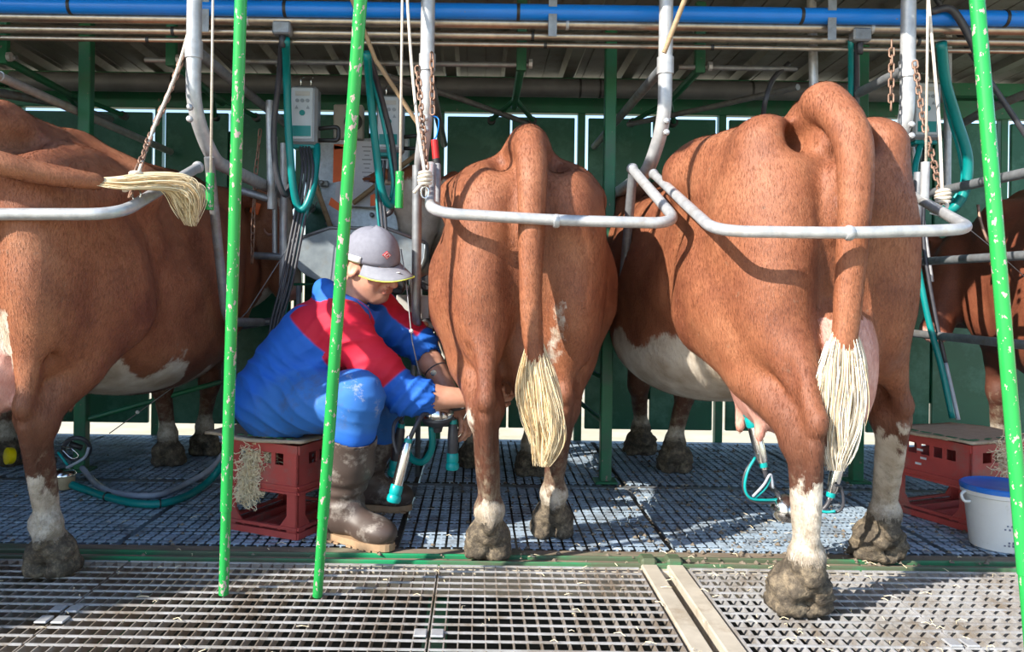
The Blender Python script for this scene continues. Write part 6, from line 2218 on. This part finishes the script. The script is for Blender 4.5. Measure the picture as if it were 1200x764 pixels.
MB().tube([P(68, 530, 3.33), P(80, 546, 3.33)], 0.0055, 8).build('pulse_tube', 'teal_light', c1_, True)
MB().tube(spline([P(72, 523, 3.32), P(84, 526, 3.30), P(92, 534, 3.30), P(84, 537, 3.30), P(72, 526, 3.31)], 5), 0.003, 6).build('wire_hook', 'chrome', c1_, True)
MB().tube([P(82, 520, 3.31), P(96, 525, 3.32)], 0.012, 8).build('grip', 'black', c1_, True)
MB().lathe([(0.006, 0), (0.03, 0.004), (0.034, 0.012), (0.034, 0.03), (0.02, 0.034)], P(17, 534, 3.30), (-.6, -.75, .1), 20).build('stopper', 'yellow', c1_, 'auto')
MB().tube([P(24, 534, 3.32), P(66, 540, 3.34)], 0.014, 8).build('cup', 'rubber', c1_, True)
tag(c1_, 'milking cluster with tan bowl standing on the floor behind left cow', 'milking cluster')


def floor_hose(pts, r, mat, label, ties=()):
    t = empty('floor_hose', PF(*pts[0]))
    q = spline([PF(p[0], p[1], p[2] if len(p) > 2 else r + .002) for p in pts], 8)
    MB().tube(q, r, 10).build('tube', mat, t, True)
    for k in ties:
        a, b_ = q[k], q[k + 1]
        MB().tube([a, a.lerp(b_, .35)], r * 1.25, 10).build('tie', 'black', t, True)
    return tag(t, label, 'hose')


floor_hose([(84, 568, .03), (104, 575), (125, 582), (160, 590), (195, 589), (228, 576), (252, 556, .06), (275, 520, .2)], 0.0155, 'teal', 'thick teal hose curving over the platform from left cluster', (16, 30))
floor_hose([(96, 548, .05), (108, 562), (122, 573), (150, 580), (185, 580), (215, 568), (250, 546, .06), (280, 500, .2)], 0.0125, 'clear_hose', 'clear grey hose lying along the teal floor hose')

# orange ear tag on the left cow, held on its ear
eo = MB().box(P(299, 244, 3.80), (0.045, 0.006, 0.055), (0.1, .3, 0), bev=0.004).build('ear_tag', 'orange', bpy.data.objects['cow.002'])

# ------------------------------------------------------------------ dirt on the platform: crumbs of mud and straw stalks
rnd = random.Random(11)
mb_ = MB()
for i in range(900):
    y = 2.56 + 2.0 * rnd.random() ** 1.4
    x = rnd.uniform(-1.9, 1.9)
    if rnd.random() < .55:
        x = rnd.gauss(1.0, .45)
    s = rnd.uniform(.003, .010) * (1.3 if rnd.random() < .1 else 1)
    c = Vector((x, y, 0.002 + s * .3))
    n = 5
    q = [c + Vector((math.cos(a) * s * rnd.uniform(.7, 1.3), math.sin(a) * s * rnd.uniform(.7, 1.3), -.3 * s)) for a in [2 * math.pi * k / n for k in range(n)]] + [c + Vector((0, 0, s * .6))]
    mb_.add(q, [(k, (k + 1) % n, n) for k in range(n)])
tag(mb_.build('mud_crumbs', 'mud'), 'dark mud crumbs scattered over the platform', 'mud', kind='stuff')
mb_ = MB()
for i in range(420):
    y = 1.6 + 2.2 * rnd.random()
    x = rnd.gauss(.9, .5) if rnd.random() < .6 else rnd.uniform(-1.6, 1.9)
    a = rnd.uniform(0, 6.28)
    L = rnd.uniform(.01, .035)
    p = Vector((x, y, .004))
    d = Vector((math.cos(a), math.sin(a), 0))
    nrm = Vector((-d.y, d.x, 0))
    mb_.tube([p, p + d * L * .5 + nrm * L * .15 + Vector((0, 0, .004)), p + d * L], .0009, 3, False)
tag(mb_.build('straw_stalks', 'straw'), 'loose pale straw stalks scattered on the floor', 'straw', kind='stuff')
